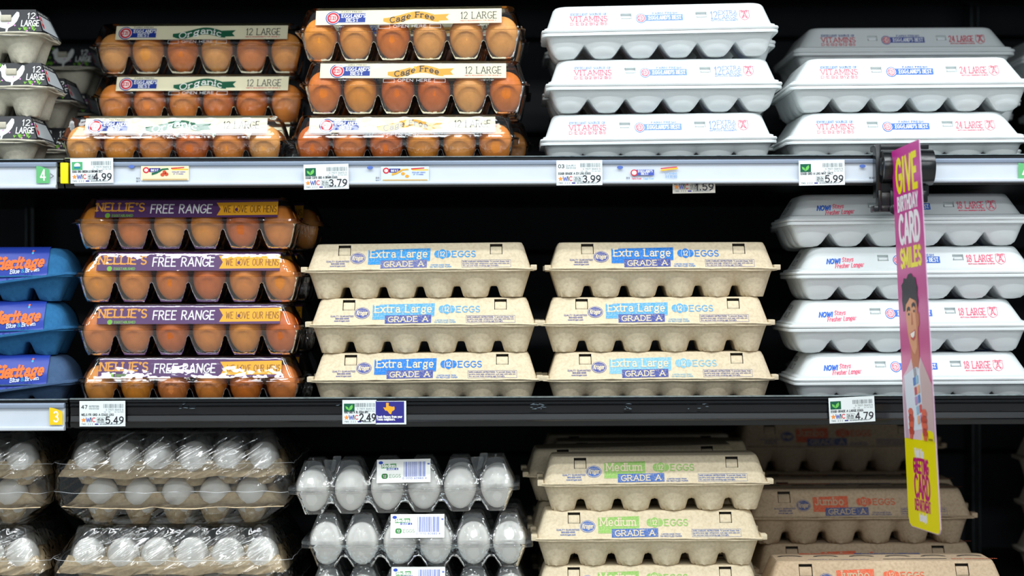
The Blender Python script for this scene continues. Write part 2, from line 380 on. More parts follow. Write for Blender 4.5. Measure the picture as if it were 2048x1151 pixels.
class Decal:
    """flat print: polygons in (u, v), one object with one slot per ink"""
    def __init__(s, k=1.0): s.v = []; s.f = []; s.m = []; s.mats = []; s.k = k
    def slot(s, m):
        if m not in s.mats: s.mats.append(m)
        return s.mats.index(m)
    def poly(s, pts, m, layer=0):
        n = len(s.v)
        s.v += [(p[0] * s.k, p[1] * s.k, layer) for p in pts]
        s.f.append(tuple(range(n, n + len(pts)))); s.m.append(s.slot(m))
    def rect(s, x0, x1, z0, z1, m, layer=0, tilt=0.0):
        s.poly([(x0, z0), (x1, z0 + tilt), (x1, z1 + tilt), (x0, z1)], m, layer)
    def ell(s, cx, cz, rx, rz, m, layer=0, n=24):
        s.poly([(cx + rx * math.cos(2 * math.pi * i / n), cz + rz * math.sin(2 * math.pi * i / n)) for i in range(n)], m, layer)
    def line(s, pts, w, m, layer=0, closed=False):
        """one mitred ribbon per stroke, split only at very sharp turns; strokes step up a hair so none coincide"""
        P = []
        for p in pts:
            if not P or math.hypot(p[0] - P[-1][0], p[1] - P[-1][1]) > 1e-9: P.append((p[0], p[1]))
        if len(P) < 2: return
        if closed and math.hypot(P[0][0] - P[-1][0], P[0][1] - P[-1][1]) < 1e-6: P.pop()
        if not closed and len(P) > 3 and math.hypot(P[0][0] - P[-1][0], P[0][1] - P[-1][1]) < 1e-6: P.pop(); closed = True
        h = w / 2; n = len(P)
        def d(a, b):
            l = math.hypot(b[0] - a[0], b[1] - a[1]); return ((b[0] - a[0]) / l, (b[1] - a[1]) / l)
        runs = []
        if closed and n > 2:
            runs = [(P, True)]
        else:
            cur = [P[0]]
            for i in range(1, n - 1):
                cur.append(P[i]); a, b = d(P[i - 1], P[i]), d(P[i], P[i + 1])
                if a[0] * b[0] + a[1] * b[1] < -0.15: runs.append((cur, False)); cur = [P[i]]
            cur.append(P[-1]); runs.append((cur, False))
        for Q, cl in runs:
            s.cnt = (getattr(s, 'cnt', 0) + 1) % 6
            lay = layer + s.cnt * .13
            n = len(Q); base = len(s.v); sl = s.slot(m)
            for i in range(n):
                if cl or 0 < i < n - 1:
                    a, b = d(Q[i - 1], Q[i]), d(Q[i], Q[(i + 1) % n])
                    tx, tz = a[0] + b[0], a[1] + b[1]; l = math.hypot(tx, tz) or 1; tx /= l; tz /= l
                    k = min(1.7, 1 / max(.3, tx * a[0] + tz * a[1])); ex = 0
                else:
                    tx, tz = d(Q[0], Q[1]) if i == 0 else d(Q[-2], Q[-1]); k = 1; ex = -h * .8 if i == 0 else h * .8
                x, z = Q[i][0] + tx * ex, Q[i][1] + tz * ex
                s.v.append(((x - tz * h * k) * s.k, (z + tx * h * k) * s.k, lay)); s.v.append(((x + tz * h * k) * s.k, (z - tx * h * k) * s.k, lay))
            for i in range(n if cl else n - 1):
                a0 = base + 2 * i; b0 = base + 2 * ((i + 1) % n)
                s.f.append((a0, a0 + 1, b0 + 1, b0)); s.m.append(sl)
    def ring(s, cx, cz, rx, rz, w, m, layer=0, n=24):
        s.line([(cx + rx * math.cos(2 * math.pi * i / n), cz + rz * math.sin(2 * math.pi * i / n)) for i in range(n + 1)], w, m, layer)
    def text(s, t, x, z, h, width=None, w=0.15, m=None, layer=1, serif=False, slant=0.0, sp=0.24, bend=None, align='l', rise=0.0):
        tot = 0
        for ch in t: tot += G[ch][0] + sp
        tot -= sp
        sx = (width / tot) if width else h
        if align == 'c': x = x - tot * sx / 2
        if align == 'r': x = x - tot * sx
        cur = 0
        def tf(px, pz):
            xx = x + px * sx + pz * h * slant
            zz = z + pz * h + px * sx * rise
            if bend: zz += bend(xx)
            return (xx, zz)
        for ch in t:
            adv, st = G[ch]
            for pl in st:
                s.line([tf(cur + p[0], p[1]) for p in pl], w * h, m, layer)
                if serif:
                    for e, q in ((pl[0], pl[1]), (pl[-1], pl[-2])):
                        if abs(e[0] - q[0]) < abs(e[1] - q[1]) * 0.9 and (abs(e[1]) < .01 or abs(e[1] - 1) < .01 or (abs(e[1] - X) < .01 and ch.islower())):
                            hw = 0.85 * w * h / sx
                            hw = max(hw, 0.09)
                            yy = e[1] + (0.3 * w if e[1] < .01 else -0.3 * w)
                            s.line([tf(cur + e[0] - hw, yy), tf(cur + e[0] + hw, yy)], w * h * 0.85, m, layer)
            cur += adv + sp
    def barcode(s, x0, x1, z0, z1, m, layer=1, seed=1, step=0.6):
        r = random.Random(seed); x = x0
        while x < x1:
            w = step * r.choice((0.6, 0.6, 1.1, 1.7)); s.rect(x, min(x + w, x1), z0, z1, m, layer); x += w + step * r.choice((0.6, 0.6, 1.1, 1.6))
    def build(s, name, f, eps=0.00028, step=0.00012):
        v = [f(p[0], p[1], eps + p[2] * step) for p in s.v]
        return new_mesh(name, v, s.f, s.mats, s.m, None)

# ---------------------------------------------------------------- shared parts of the cartons
def tray_mesh(name, L, Dp, H, nx, ny, m, fl=0.006, a=.72, flatw=.14, web=.35, p=1.0, v0=.5, scal=.38, front_p=1.0, round_b=0.0):
    """moulded tray seen from outside: one cup per egg, saddles between the cups, z=0 at the cup bottoms, z=H at the rim"""
    nodes = [0, .22, .42, .55, .66, a if a > .68 else .74, .80, .86, .92, 1.0]
    nodes = sorted(set(nodes))
    seq = [-q for q in nodes[::-1][:-1]] + nodes
    Lc, Dc = L - 2 * fl, Dp - 2 * fl
    px, py = Lc / nx, Dc / ny
    xs = []; ys = []
    for i in range(nx):
        for q in seq:
            if q == -1 and i: continue
            xs.append((i, q))
    for j in range(ny):
        for q in seq:
            if q == -1 and j: continue
            ys.append((j, q))
    def tu(u):
        s_ = max(0.0, min(1.0, (abs(u) - a) / (1 - a - flatw)))
        return web * s_ ** p
    v = []
    for (j, w) in ys:
        for (i, u) in xs:
            x = -Lc / 2 + px * (i + .5 + u / 2); y = fl + py * (j + .5 + w / 2)
            t = max(tu(u), tu(w))
            ou = abs(u) if ((i == 0 and u < 0) or (i == nx - 1 and u > 0)) else None
            ov = abs(w) if ((j == 0 and w < 0) or (j == ny - 1 and w > 0)) else None
            tx = ty = 0
            if ou is not None:
                q = v0 - scal * abs(w) ** 2.2
                tx = max(0, (ou - q) / (1 - q)) ** front_p
            if ov is not None:
                q = v0 - scal * abs(u) ** 2.2
                ty = max(0, (ov - q) / (1 - q)) ** front_p
            to = (tx ** 3 + ty ** 3) ** (1 / 3)
            t = min(1.0, max(t, to))
            if round_b: t = min(1.0, t + round_b * (min(1, math.hypot(u, w) / a) ** 4) * (1 - t))
            v.append((x, y, H * t))
    n = len(xs); f = []
    for j in range(len(ys) - 1):
        for i in range(n - 1):
            f.append((j * n + i, (j + 1) * n + i, (j + 1) * n + i + 1, j * n + i + 1))
    return v, f

def rim(L, Dp, z0, z1, fl, over=0.0, rad=0.010, wob=0.0, seed=0):
    r = [rr_ring(L, Dp, fl, fl, fl, rad * .6, z0 + .0003, wob=0, seed=seed),
         rr_ring(L, Dp, -over, -over, -over, rad, z0, wob=wob, seed=seed),
         rr_ring(L, Dp, -over - .0004, -over - .0004, -over - .0004, rad, (z0 + z1) / 2, wob=wob, seed=seed),
         rr_ring(L, Dp, -over, -over, -over, rad, z1, wob=wob, seed=seed),
         rr_ring(L, Dp, fl, fl, fl, rad * .6, z1 - .0003)]
    return loft(r, False, False)

def boolean_cut(me, cutters, cutm=None):
    o = bpy.data.objects.new('tmp', me); COL.objects.link(o)
    cm = MB()
    for c in cutters: c(cm)
    cme = cm.mesh('cut', [cutm or M_hole])
    co = bpy.data.objects.new('tmpc', cme); COL.objects.link(co)
    md = o.modifiers.new('b', 'BOOLEAN'); md.object = co; md.operation = 'DIFFERENCE'; md.solver = 'EXACT'
    dg = bpy.context.evaluated_depsgraph_get(); dg.update()
    ev = o.evaluated_get(dg)
    res = bpy.data.meshes.new_from_object(ev)
    bpy.data.objects.remove(o); bpy.data.objects.remove(co)
    return res

class Kind: pass
KINDS = {}

def make_solid_kind(key, L, Dp, Ht, Hl, nx, ny, m, foam=False, tray_kw={}, latches=(), slope=None, sidein=(0.006, 0.014), rimh=0.0035, wob=0.0012, holes=True):
    """closed carton: tray + lid with latch windows. Ht tray height, Hl lid height"""
    k = Kind(); k.L, k.D, k.H, k.Ht = L, Dp, Ht + Hl, Ht
    fl = 0.006
    zt = Ht + Hl
    v, f = tray_mesh(key, L, Dp, Ht - (0.0045 if foam else 0.0015), nx, ny, m, fl=fl, **tray_kw)
    mb = MB(); mb.add(v, f)
    if foam:
        v, f = rim(L, Dp, Ht - .0045, Ht - .0005, fl, 0.0, .012)
    else:
        v, f = rim(L, Dp, Ht - .0022, Ht - .0002, fl, -0.001, .008, wob=wob, seed=3)
    mb.add(v, f)
    k.tray = mb.mesh(key + '_tray', [m], smooth=50)
    # lid
    f0, f1 = (0.007, 0.020) if slope is None else slope
    s0, s1 = sidein
    k.z0 = Ht + rimh; k.z1 = zt - 0.003; k.f0 = f0; k.f1 = f1
    cr = 0.016 if foam else 0.010
    zz = lambda t: k.z0 + (k.z1 - k.z0) * t
    ff = lambda t: f0 + (f1 - f0) * t
    sf = lambda t: s0 + (s1 - s0) * t
    rings = [rr_ring(L, Dp, .0, .0, .0, .010, Ht + .0001, wob=wob, seed=5),
             rr_ring(L, Dp, -.0008, -.0008, -.0008, .010, Ht + rimh * .5, wob=wob, seed=5),
             rr_ring(L, Dp, .0002, .0002, .0002, .010, Ht + rimh * .92, wob=wob, seed=5),
             rr_ring(L, Dp, s0 * .75, f0 * .75, f0 * .75, .010, Ht + rimh)]
    if foam:
        rings = rings[:3] + [rr_ring(L, Dp, .0035, .0035, .0035, .010, Ht + rimh),
                             rr_ring(L, Dp, .0035, .0035, .0035, .010, Ht + rimh + .0022),
                             rr_ring(L, Dp, .0055, .0055, .0055, .010, Ht + rimh + .003)]
        k.z0 = Ht + rimh + .004
    for t in (0, .03, .5, .93):
        rings.append(rr_ring(L, Dp, sf(t), ff(t), ff(t), cr, zz(t)))
    rnd = 0.0055 if foam else 0.003
    e1 = ff(.93); g1 = sf(.93); h1 = zz(.93)
    for an in (25, 50, 72):
        a_ = math.radians(an)
        rings.append(rr_ring(L, Dp, g1 + rnd * (1 - math.cos(a_)) + .001, e1 + rnd * (1 - math.cos(a_)) + .0015 * math.sin(a_), e1 + rnd * (1 - math.cos(a_)), cr, h1 + (zt - h1) * math.sin(a_)))
    rings.append(rr_ring(L, Dp, g1 + rnd + .003, e1 + rnd + .003, e1 + rnd + .003, cr, zt))
    v, f = loft(rings, True, True)
    me = new_mesh(key + '_lid', v, f, [m], None, None)
    fix_normals(me)
    ang = math.atan2(f1 - f0, k.z1 - k.z0)
    def yf(z): return f0 + (f1 - f0) * (z - k.z0) / (k.z1 - k.z0)
    k.yf = yf
    if latches:
        if not foam: me.materials.append(M_hole)
        def mk(cx, cz, w, h):
            def fn(cm):
                R = Matrix.Rotation(-ang, 4, 'X')
                c = Vector((cx, yf(cz), cz)); n0 = len(cm.v)
                cm.box(-w / 2, w / 2, -.006, .0042 if foam else .0065, -h / 2, h / 2)
                for i in range(n0, len(cm.v)):
                    cm.v[i] = tuple(c + R @ Vector(cm.v[i]))
            return fn
        me = boolean_cut(me, [mk(*l[:4]) for l in latches], m if foam else None)
        if not foam and holes: pass
    me.polygons.foreach_set('use_smooth', [True] * len(me.polygons))
    me.set_sharp_from_angle(angle=math.radians(38))
    me.name = key + '_lid'
    k.lid = me
    # latch tabs
    k.tabs = []
    for (cx, cz, w, h) in latches:
        tb = MB()
        R = Matrix.Rotation(-ang, 4, 'X'); c = Vector((cx, yf(cz), cz))
        if foam:
            pr = [(.0040, -h * .40), (.0010, -h * .36), (-.0002, -h * .22), (-.0004, -h * .02), (.0012, h * .06), (.0040, h * .10)]
        else:
            pr = [(.0062, -h * .48), (.0012, -h * .46), (.0002, -h * .36), (.0006, h * .20), (.0022, h * .33), (.0062, h * .36)]
        tb.prism_x(pr, -w * (.38 if foam else .45), w * (.38 if foam else .45))
        tb.v = [tuple(c + R @ Vector(q)) for q in tb.v]
        k.tabs.append(tb.mesh(key + '_tab', [m], bevel=.0006))
    k.prints = {}
    k.m = m
    KINDS[key] = k
    return k

def front_map(k):
    return lambda u, v, e: (u, k.yf(k.Ht + v) - e, k.Ht + v + e * .3)

def top_map(k):
    return lambda u, v, e: (u, v, k.H + e)

def put(key, px, base_z, Y, level, label, group, name, rz=0.0, roll=0.0, var=None, Z=None, sub=True, dz=0.0, lidname='lid'):
    k = KINDS[key]
    x = (W(px, 575, Y)).x
    z = (base_z + level * (k.H + .0003) if Z is None else Z) + dz
    t = thing(name, label, 'egg carton', (x, Y, z), (0, math.radians(roll), math.radians(rz)), group)
    obj('tray', k.tray, t)
    lid = obj(lidname, k.lid, t)
    for tm in k.tabs: obj('latch_tab', tm, lid)
    if var:
        for pn, pm in k.prints[var]: obj(pn, pm, lid)
    return t

# ---------------------------------------------------------------- shelf levels (heights above the floor)
Z_TOP = W(1024, 335).z       # carton bottoms on the upper shelf
Z_MID = W(1024, 817).z
Z_LOW = W(1024, 1247).z
SH_X0, SH_X1 = -0.95, 0.95
XJ = W(131, 575, -0.03).x    # joint between the two bays
YB = 0.66

# ---------------------------------------------------------------- structure
def struct(name, me):
    o = obj(name, me); o['kind'] = 'structure'; return o
b = MB(); b.box(-4, 4, -6, 1.0, -.03, 0); struct('floor', b.mesh('floor', [M_floor]))
b = MB(); b.box(-1.25, 1.25, YB, YB + .03, 0, 2.35); wallo = struct('wall_back', b.mesh('wall', [M_wall]))
for zz in (.55, .82, 1.02, 1.36, 1.56, 1.72, 1.90):
    b = MB(); b.prism_x([(YB - .006, zz - .004), (YB - .008, zz), (YB - .006, zz + .004), (YB - .0005, zz + .004), (YB - .0005, zz - .004)], -1.25, 1.25)
    obj('panel_ridge', b.mesh('ridge', [M_black]), wallo)
b = MB(); b.box(-1.28, -1.25, -.02, YB + .03, 0, 2.35); struct('wall_left', b.mesh('wl', [M_wall]))
b = MB(); b.box(1.25, 1.28, -.02, YB + .03, 0, 2.35); struct('wall_right', b.mesh('wr', [M_wall]))

# uprights between the bays
for px, lab in ((1951, 'thin grey steel upright on the dark back wall, right of the white cartons'), (60, 'thin dark steel upright behind the black sleeved cartons at far left')):
    x = W(px, 575, YB - .05).x
    t = thing('shelf_upright', lab, 'upright', (x, YB - .03, 0.0))
    for sx in (-.0065, .0045):
        bb = MB(); bb.box(sx, sx + .002, -.022, .028, .35, 2.3); obj('flange', bb.mesh('up', [M_post], bevel=.0003), t)
    bb = MB(); bb.box(-.0045, .0045, -.010, .028, .35, 2.3); obj('slotted_web', bb.mesh('up2', [M_black]), t)
# canopy beam above the frame front: dark underside seen at the very top
t = thing('shelf', 'black top shelf whose underside edge shows along the top of the picture', 'shelf', (0, 0, 0))
zt = W(1024, 13, .55).z
b = MB(); b.box(-1.25, 1.25, -.03, YB - .001, 1.79, 1.81); obj('shelf_board', b.mesh('b', [M_black]), t)
b = MB(); b.prism_x([(.52, zt), (.50, zt + .008), (.50, 1.79), (.56, 1.79), (.56, zt)], -1.25, 1.25); obj('rear_beam', b.mesh('b', [M_black], bevel=.001), t)

def rail_profile(top, bot, Y):
    """front edge of a shelf, drawn from top edge to bottom edge"""
    h = top - bot
    return [(Y + .018, top), (Y + .004, top), (Y, top - .0015), (Y, top - .004), (Y + .003, top - .006), (Y + .003, top - h * .22), (Y + .0005, top - h * .25),
            (Y + .003, top - h * .30), (Y + .004, top - h * .52), (Y + .0028, top - h * .55), (Y + .004, top - h * .60), (Y + .003, top - h * .78), (Y - .001, top - h * .80),
            (Y + .001, top - h * .84), (Y + .002, bot + .003), (Y + .004, bot), (Y + .018, bot)]

def shelf(label, x0, x1, zb, top_py, bot_py, white, railx0=None):
    Y = -.034
    zt_, zb_ = W(1024, top_py, Y).z, W(1024, bot_py, Y).z
    t = thing('shelf', label, 'shelf', ((x0 + x1) / 2, 0, zb))
    ox, oz = t.location.x, t.location.z
    def sh(me): 
        me.transform(Matrix.Translation((-ox, 0, -oz))); return me
    b = MB(); b.box(x0, x1, -.014, YB - .002, zb - .022, zb - .0006); obj('shelf_board', sh(b.mesh('board', [M_black], bevel=.001)), t)
    b = MB(); b.prism_x(rail_profile(zt_, zb_, Y), x0, x1); obj('front_rail', sh(b.mesh('rail', [M_rail], smooth=25)), t)
    b = MB(); b.prism_x([(Y - .0012, zt_ - .0004), (Y - .0016, zt_ + .0006), (Y + .002, zt_ + .0012), (Y + .008, zt_ + .0010), (Y + .008, zt_ - .0004)], x0, x1)
    obj('metal_edge', sh(b.mesh('edge', [M_edge])), t)
    return t, sh, zt_, zb_

XR = 1.2
sh_top, shf, zt1, zb1 = shelf('upper shelf of the main bay with a white price channel, carrying the foam cartons', XJ + .001, XR, Z_TOP, 313, 372, True)
Yr = -.034
def white_channel(t, shf_, x0, x1, zt_, py0, py1):
    ztp, zbt = W(1024, py0, Yr - .006).z, W(1024, py1, Yr - .006).z
    h = ztp - zbt
    b = MB(); b.prism_x([(Yr - .004, ztp), (Yr - .007, ztp - .0015), (Yr - .006, ztp - h * .17), (Yr - .003, ztp - h * .19), (Yr + .003, ztp - h * .19), (Yr + .003, ztp)], x0, x1)
    obj('channel_lip', shf_(b.mesh('lip', [M_lav], bevel=.0005)), t)
    b = MB(); b.prism_x([(Yr - .003, ztp - h * .19), (Yr - .0045, zbt + h * .16), (Yr + .003, zbt + h * .16), (Yr + .003, ztp - h * .19)], x0, x1)
    obj('price_strip', shf_(b.mesh('strip', [M_strip])), t)
    b = MB(); b.prism_x([(Yr - .0045, zbt + h * .16), (Yr - .0085, zbt + h * .13), (Yr - .0085, zbt + .001), (Yr - .006, zbt), (Yr + .003, zbt), (Yr + .003, zbt + h * .16)], x0, x1)
    obj('channel_foot', shf_(b.mesh('foot', [M_strip], bevel=.0006)), t)
white_channel(sh_top, shf, W(150, 0, Yr).x, XR, zt1, 320, 368)
# yellow clip at the left end of the channel
yc = MB(); p = W(129, 346, Yr - .008); yc.box(p.x - .005, p.x + .005, Yr - .010, Yr - .001, p.z - .0135, p.z + .0135)
tag(obj('channel_clip', yc.mesh('clip', [flat('yellow_clip', (240, 225, 20))], bevel=.001)), 'yellow clip at the left end of the upper white price channel', 'clip')

sh_mid, shm, zt2, zb2 = shelf('middle shelf of the main bay with a scuffed black ridged front rail', XJ + .006, XR, Z_MID, 794, 851, False)
b = MB()
rs = random.Random(5)
for cx, cn, wd_ in ((1076, 14, 13), (1255, 7, 7), (700, 4, 30), (1395, 4, 20), (370, 5, 14)):
    for _ in range(cn):
        p = W(cx + rs.uniform(-wd_, wd_), 812 + rs.uniform(-6, 6), Yr); l = rs.uniform(.001, .004)
        b.prism_y([(p.x - l, p.z), (p.x, p.z - .0003), (p.x + l, p.z + rs.uniform(-.0005, .001)), (p.x, p.z + .0003)], Yr + .0005, Yr + .0045)
o = obj('scuff_mark', shm(b.mesh('scuff', [flat('scuffed_paint', (120, 135, 145))])), sh_mid)
o['kind'] = 'stuff'

lt, shl, _, _ = shelf('upper shelf of the left bay with a white channel and green number', -1.24, XJ - .001, Z_TOP, 315, 372, True)
xl_end = W(113, 0, Yr).x
white_channel(lt, shl, -1.24, xl_end, 0, 320, 373)
lm, shlm, _, _ = shelf('middle shelf of the left bay with a white channel and yellow number', -1.24, XJ + .003, Z_MID, 795, 852, True)
white_channel(lm, shlm, -1.24, W(127, 0, Yr).x, 0, 802, 857)
sh_low, shw, _, _ = shelf('lowest shelf, below the clear and pulp cartons', -1.24, XR, Z_LOW, 1228, 1290, False)

# ---------------------------------------------------------------- carton kinds
px = S
FOAM_T = dict(a=.40, flatw=.04, web=.60, p=1.35, v0=.60, scal=.45, front_p=1.25, round_b=.04)
PULP_T = dict(a=.64, flatw=.18, web=.42, p=1.0, v0=.56, scal=.95, front_p=.95)
def LT(x, z, w, h, Ht): return (x * px, Ht + z * px, w * px, h * px)

FH = .0335
foam_lat = [(-67 * px, FH + 33 * px, 22 * px, 14 * px), (84 * px, FH + 33 * px, 22 * px, 14 * px)]
k12 = make_solid_kind('foam12', 474 * px, .108, FH, .0715 - FH, 6, 2, M_foam, True, FOAM_T, foam_lat, slope=(.007, .0215), sidein=(.007, .016), rimh=.0045, wob=.0004)
k24 = make_solid_kind('foam24', 484 * px, .206, FH, .0722 - FH, 6, 4, M_foam, True, FOAM_T, foam_lat, slope=(.007, .022), sidein=(.009, .026), rimh=.0045, wob=.0004)
k18 = make_solid_kind('foam18', 486 * px, .156, FH, .0702 - FH, 6, 3, M_foam, True, FOAM_T, foam_lat, slope=(.007, .0215), sidein=(.008, .022), rimh=.0045, wob=.0004)

PH = .0365
pulp_lat = [(-150 * px, PH + 41 * px, 25 * px, 24 * px), (155 * px, PH + 41 * px, 25 * px, 24 * px)]
kp = make_solid_kind('pulp12', 466 * px, .106, PH, .0725 - PH, 6, 2, M_pulp, False, PULP_T, pulp_lat, slope=(.0015, .0185), sidein=(.006, .0155), rimh=.0022)
kj = make_solid_kind('pulp_jumbo', 492 * px, .112, .039, .0775 - .039, 6, 2, M_pulp_brown, False, PULP_T,
                     [(-163 * px, .039 + 42 * px, 27 * px, 26 * px), (152 * px, .039 + 42 * px, 27 * px, 26 * px)], slope=(.0015, .020), sidein=(.006, .0165), rimh=.0022)
# end lugs on the pulp rims
for k in (kp, kj):
    k.lug = []
    for sx in (-1, 1):
        for yy in (.002, k.D - .020):
            b = MB()
            b.box(min(sx * (k.L / 2 - .006), sx * (k.L / 2 + .0022)), max(sx * (k.L / 2 - .006), sx * (k.L / 2 + .0022)), yy, yy + .018, k.Ht - .0012, k.Ht + .0058)
            k.lug.append(b.mesh('lug', [k.m], bevel=.001))
kg = make_solid_kind('pulp_sleeved', 462 * px, .106, PH, .0705 - PH, 6, 2, M_pulp_grey, False, PULP_T, [], slope=(.006, .0200), sidein=(.006, .014), rimh=.003, wob=.002)

# ---- foam prints
R_, B_ = (222, 52, 88), (52, 92, 190)
def foam_inks(tagn, red, blue, deep):
    return (ink('foam_red_' + tagn, red, .35, (240, 243, 243)), ink('foam_blue_' + tagn, blue, .35, (240, 243, 243)), ink('foam_logo_blue_' + tagn, deep, .2, (240, 243, 243)))
INKF = {'pale': foam_inks('pale', (226, 92, 118), (120, 146, 212), (108, 142, 220)),
        'mid': foam_inks('mid', (230, 104, 122), (84, 128, 200), (38, 98, 190)),
        'deep': foam_inks('deep', (205, 36, 66), (40, 62, 140), (28, 60, 150)),
        'pink': foam_inks('pink', (238, 90, 120), (50, 110, 200), (40, 100, 200))}
WHT = flat('foam_white_ink', (240, 243, 243))
def shield(d, cx, cz, r, m):
    pts = [(-.9, .9), (-.45, 1), (0, .88), (.45, 1), (.9, .9), (.82, .5), (.95, .1), (.85, -.45), (.5, -.8), (0, -1), (-.5, -.8), (-.85, -.45), (-.95, .1), (-.82, .5)]
    d.line([(cx + x * r, cz + z * r) for x, z in pts], 1.1, m, 1, closed=True)
    d.text('A', cx, cz - r * .5, r * 1.05, width=r * .8, w=.17, m=m, serif=True, align='c')
    d.text('GRADE', cx, cz + r * .58, r * .34, width=r * 1.25, w=.2, m=m, align='c')
def eb_logo(d, cx, cz, R, bx0, bx1, bz0, bz1, red, blue, wht, two=False, top=True, lay=0):
    d.rect(bx0, bx1, bz0, bz1, blue, lay)
    d.ell(cx, cz, R, R, blue, lay + 1); d.ell(cx, cz, R * .86, R * .86, wht, lay + 2)
    d.ell(cx, cz, R * .78, R * .78, red, lay + 3); d.ell(cx, cz, R * .55, R * .55, wht, lay + 4)
    d.text('EB', cx, cz - R * .3, R * .6, width=R * .8, w=.2, m=red, serif=True, align='c', layer=lay + 5)
    h = bz1 - bz0; x0 = cx + R + 1.5
    if two:
        d.text("EGG*LAND'S", (x0 + bx1) / 2, bz0 + h * .55, h * .32, width=(bx1 - x0) * .86, w=.2, m=wht, serif=True, align='c', layer=lay + 1)
        d.text('BEST', (x0 + bx1) / 2, bz0 + h * .12, h * .34, width=(bx1 - x0) * .4, w=.2, m=wht, serif=True, align='c', layer=lay + 1)
    else:
        d.text("EGG*LAND'S BEST", (x0 + bx1) / 2, bz0 + h * .22, h * .58, width=(bx1 - x0) * .9, w=.17, m=wht, serif=True, align='c', layer=lay + 1)
    if top: d.text('FARM FRESH', (x0 + bx1) / 2, bz1 + 1.4, 3.6, width=(bx1 - x0) * .68, w=.2, m=blue, serif=True, align='c', layer=lay)

def foam_front(k, kind, var):
    red, blue, deep = INKF[var]
    d = Decal(px)
    if kind == '18':
        d.text('NOW!', -181, 22, 9, width=26, w=.26, m=deep, slant=.25, rise=.03)
        d.text('Stays', -150, 26, 8, width=22, w=.2, m=red, slant=.25, rise=.04)
        d.text('Fresher Longer', -165, 13, 8.5, width=57, w=.19, m=red, slant=.25, rise=.05)
    else:
        d.text('EXCELLENT SOURCE OF', -178, 37, 4.2, width=72, w=.2, m=blue, serif=True)
        d.text('VITAMINS', -179, 23.5, 11, width=74, w=.15, m=red, serif=True)
        d.text('D*E*B2*B12*B5', -179, 15.5, 5.2, width=73, w=.2, m=red, serif=True)
    eb_logo(d, -37, 28, 10.5, -30, 47, 22, 35, red, deep, WHT)
    if kind == '12':
        d.text('12', 103, 23, 16.5, width=13, w=.11, m=blue, serif=True)
        d.text('EXTRA', 119, 32.5, 8.2, width=37, w=.13, m=blue, serif=True)
        d.text('LARGE', 119, 22.5, 8.2, width=37, w=.13, m=blue, serif=True)
        d.text('MEETS U.S.D.A. REQUIREMENTS', 103, 18.6, 2, width=54, w=.3, m=blue)
        shield(d, 171, 30, 10.5, red)
    else:
        d.text('24 LARGE' if kind == '24' else '18 LARGE', 101, 24, 13.5, width=53, w=.13, m=red, serif=True)
        d.text('MEETS U.S.D.A. REQUIREMENTS OR BETTER', 103, 18.6, 2, width=53, w=.3, m=red)
        shield(d, 169, 29, 10.5, red)
    # moulded bar under the logo
    return d.build('print', front_map(k))
def foam_top(k, var):
    red, blue, deep = INKF[var]
    d = Decal(1)
    dd = k.D
    d.rect(-.11, .11, dd * .30, dd * .36, deep, 0); d.rect(-.10, .04, dd * .42, dd * .70, red, 0); d.rect(.06, .12, dd * .42, dd * .62, deep, 0)
    d.text('VITAMINS', -.09, dd * .48, dd * .16, width=.12, w=.13, m=WHT, serif=True, layer=1)
    return d.build('print', top_map(k))
for k, kind in ((k12, '12'), (k24, '24'), (k18, '18')):
    for var in INKF:
        k.prints[var] = [('front_print', foam_front(k, kind, var)), ('top_print', foam_top(k, var))]
# date stamp on the left end of the 18-count foam cartons
d = Decal(1)
INKBLK = ink('stamp_black', (60, 60, 64), .3, (240, 243, 243))
d.text('P1034', .012, .012, .0062, width=.030, w=.16, m=INKBLK); d.text('JUL 27', .012, .002, .0062, width=.034, w=.16, m=INKBLK)
for k in (k18,):
    def fm(u, v, e, k=k): 
        z = k.z0 + v + .003; t = (z - k.z0) / (k.z1 - k.z0)
        return (-k.L / 2 + .008 + .014 * t - e, k.D - .03 - u, z)
    sm = d.build('stamp', fm)
    for var in k.prints: k.prints[var].append(('date_stamp', sm))

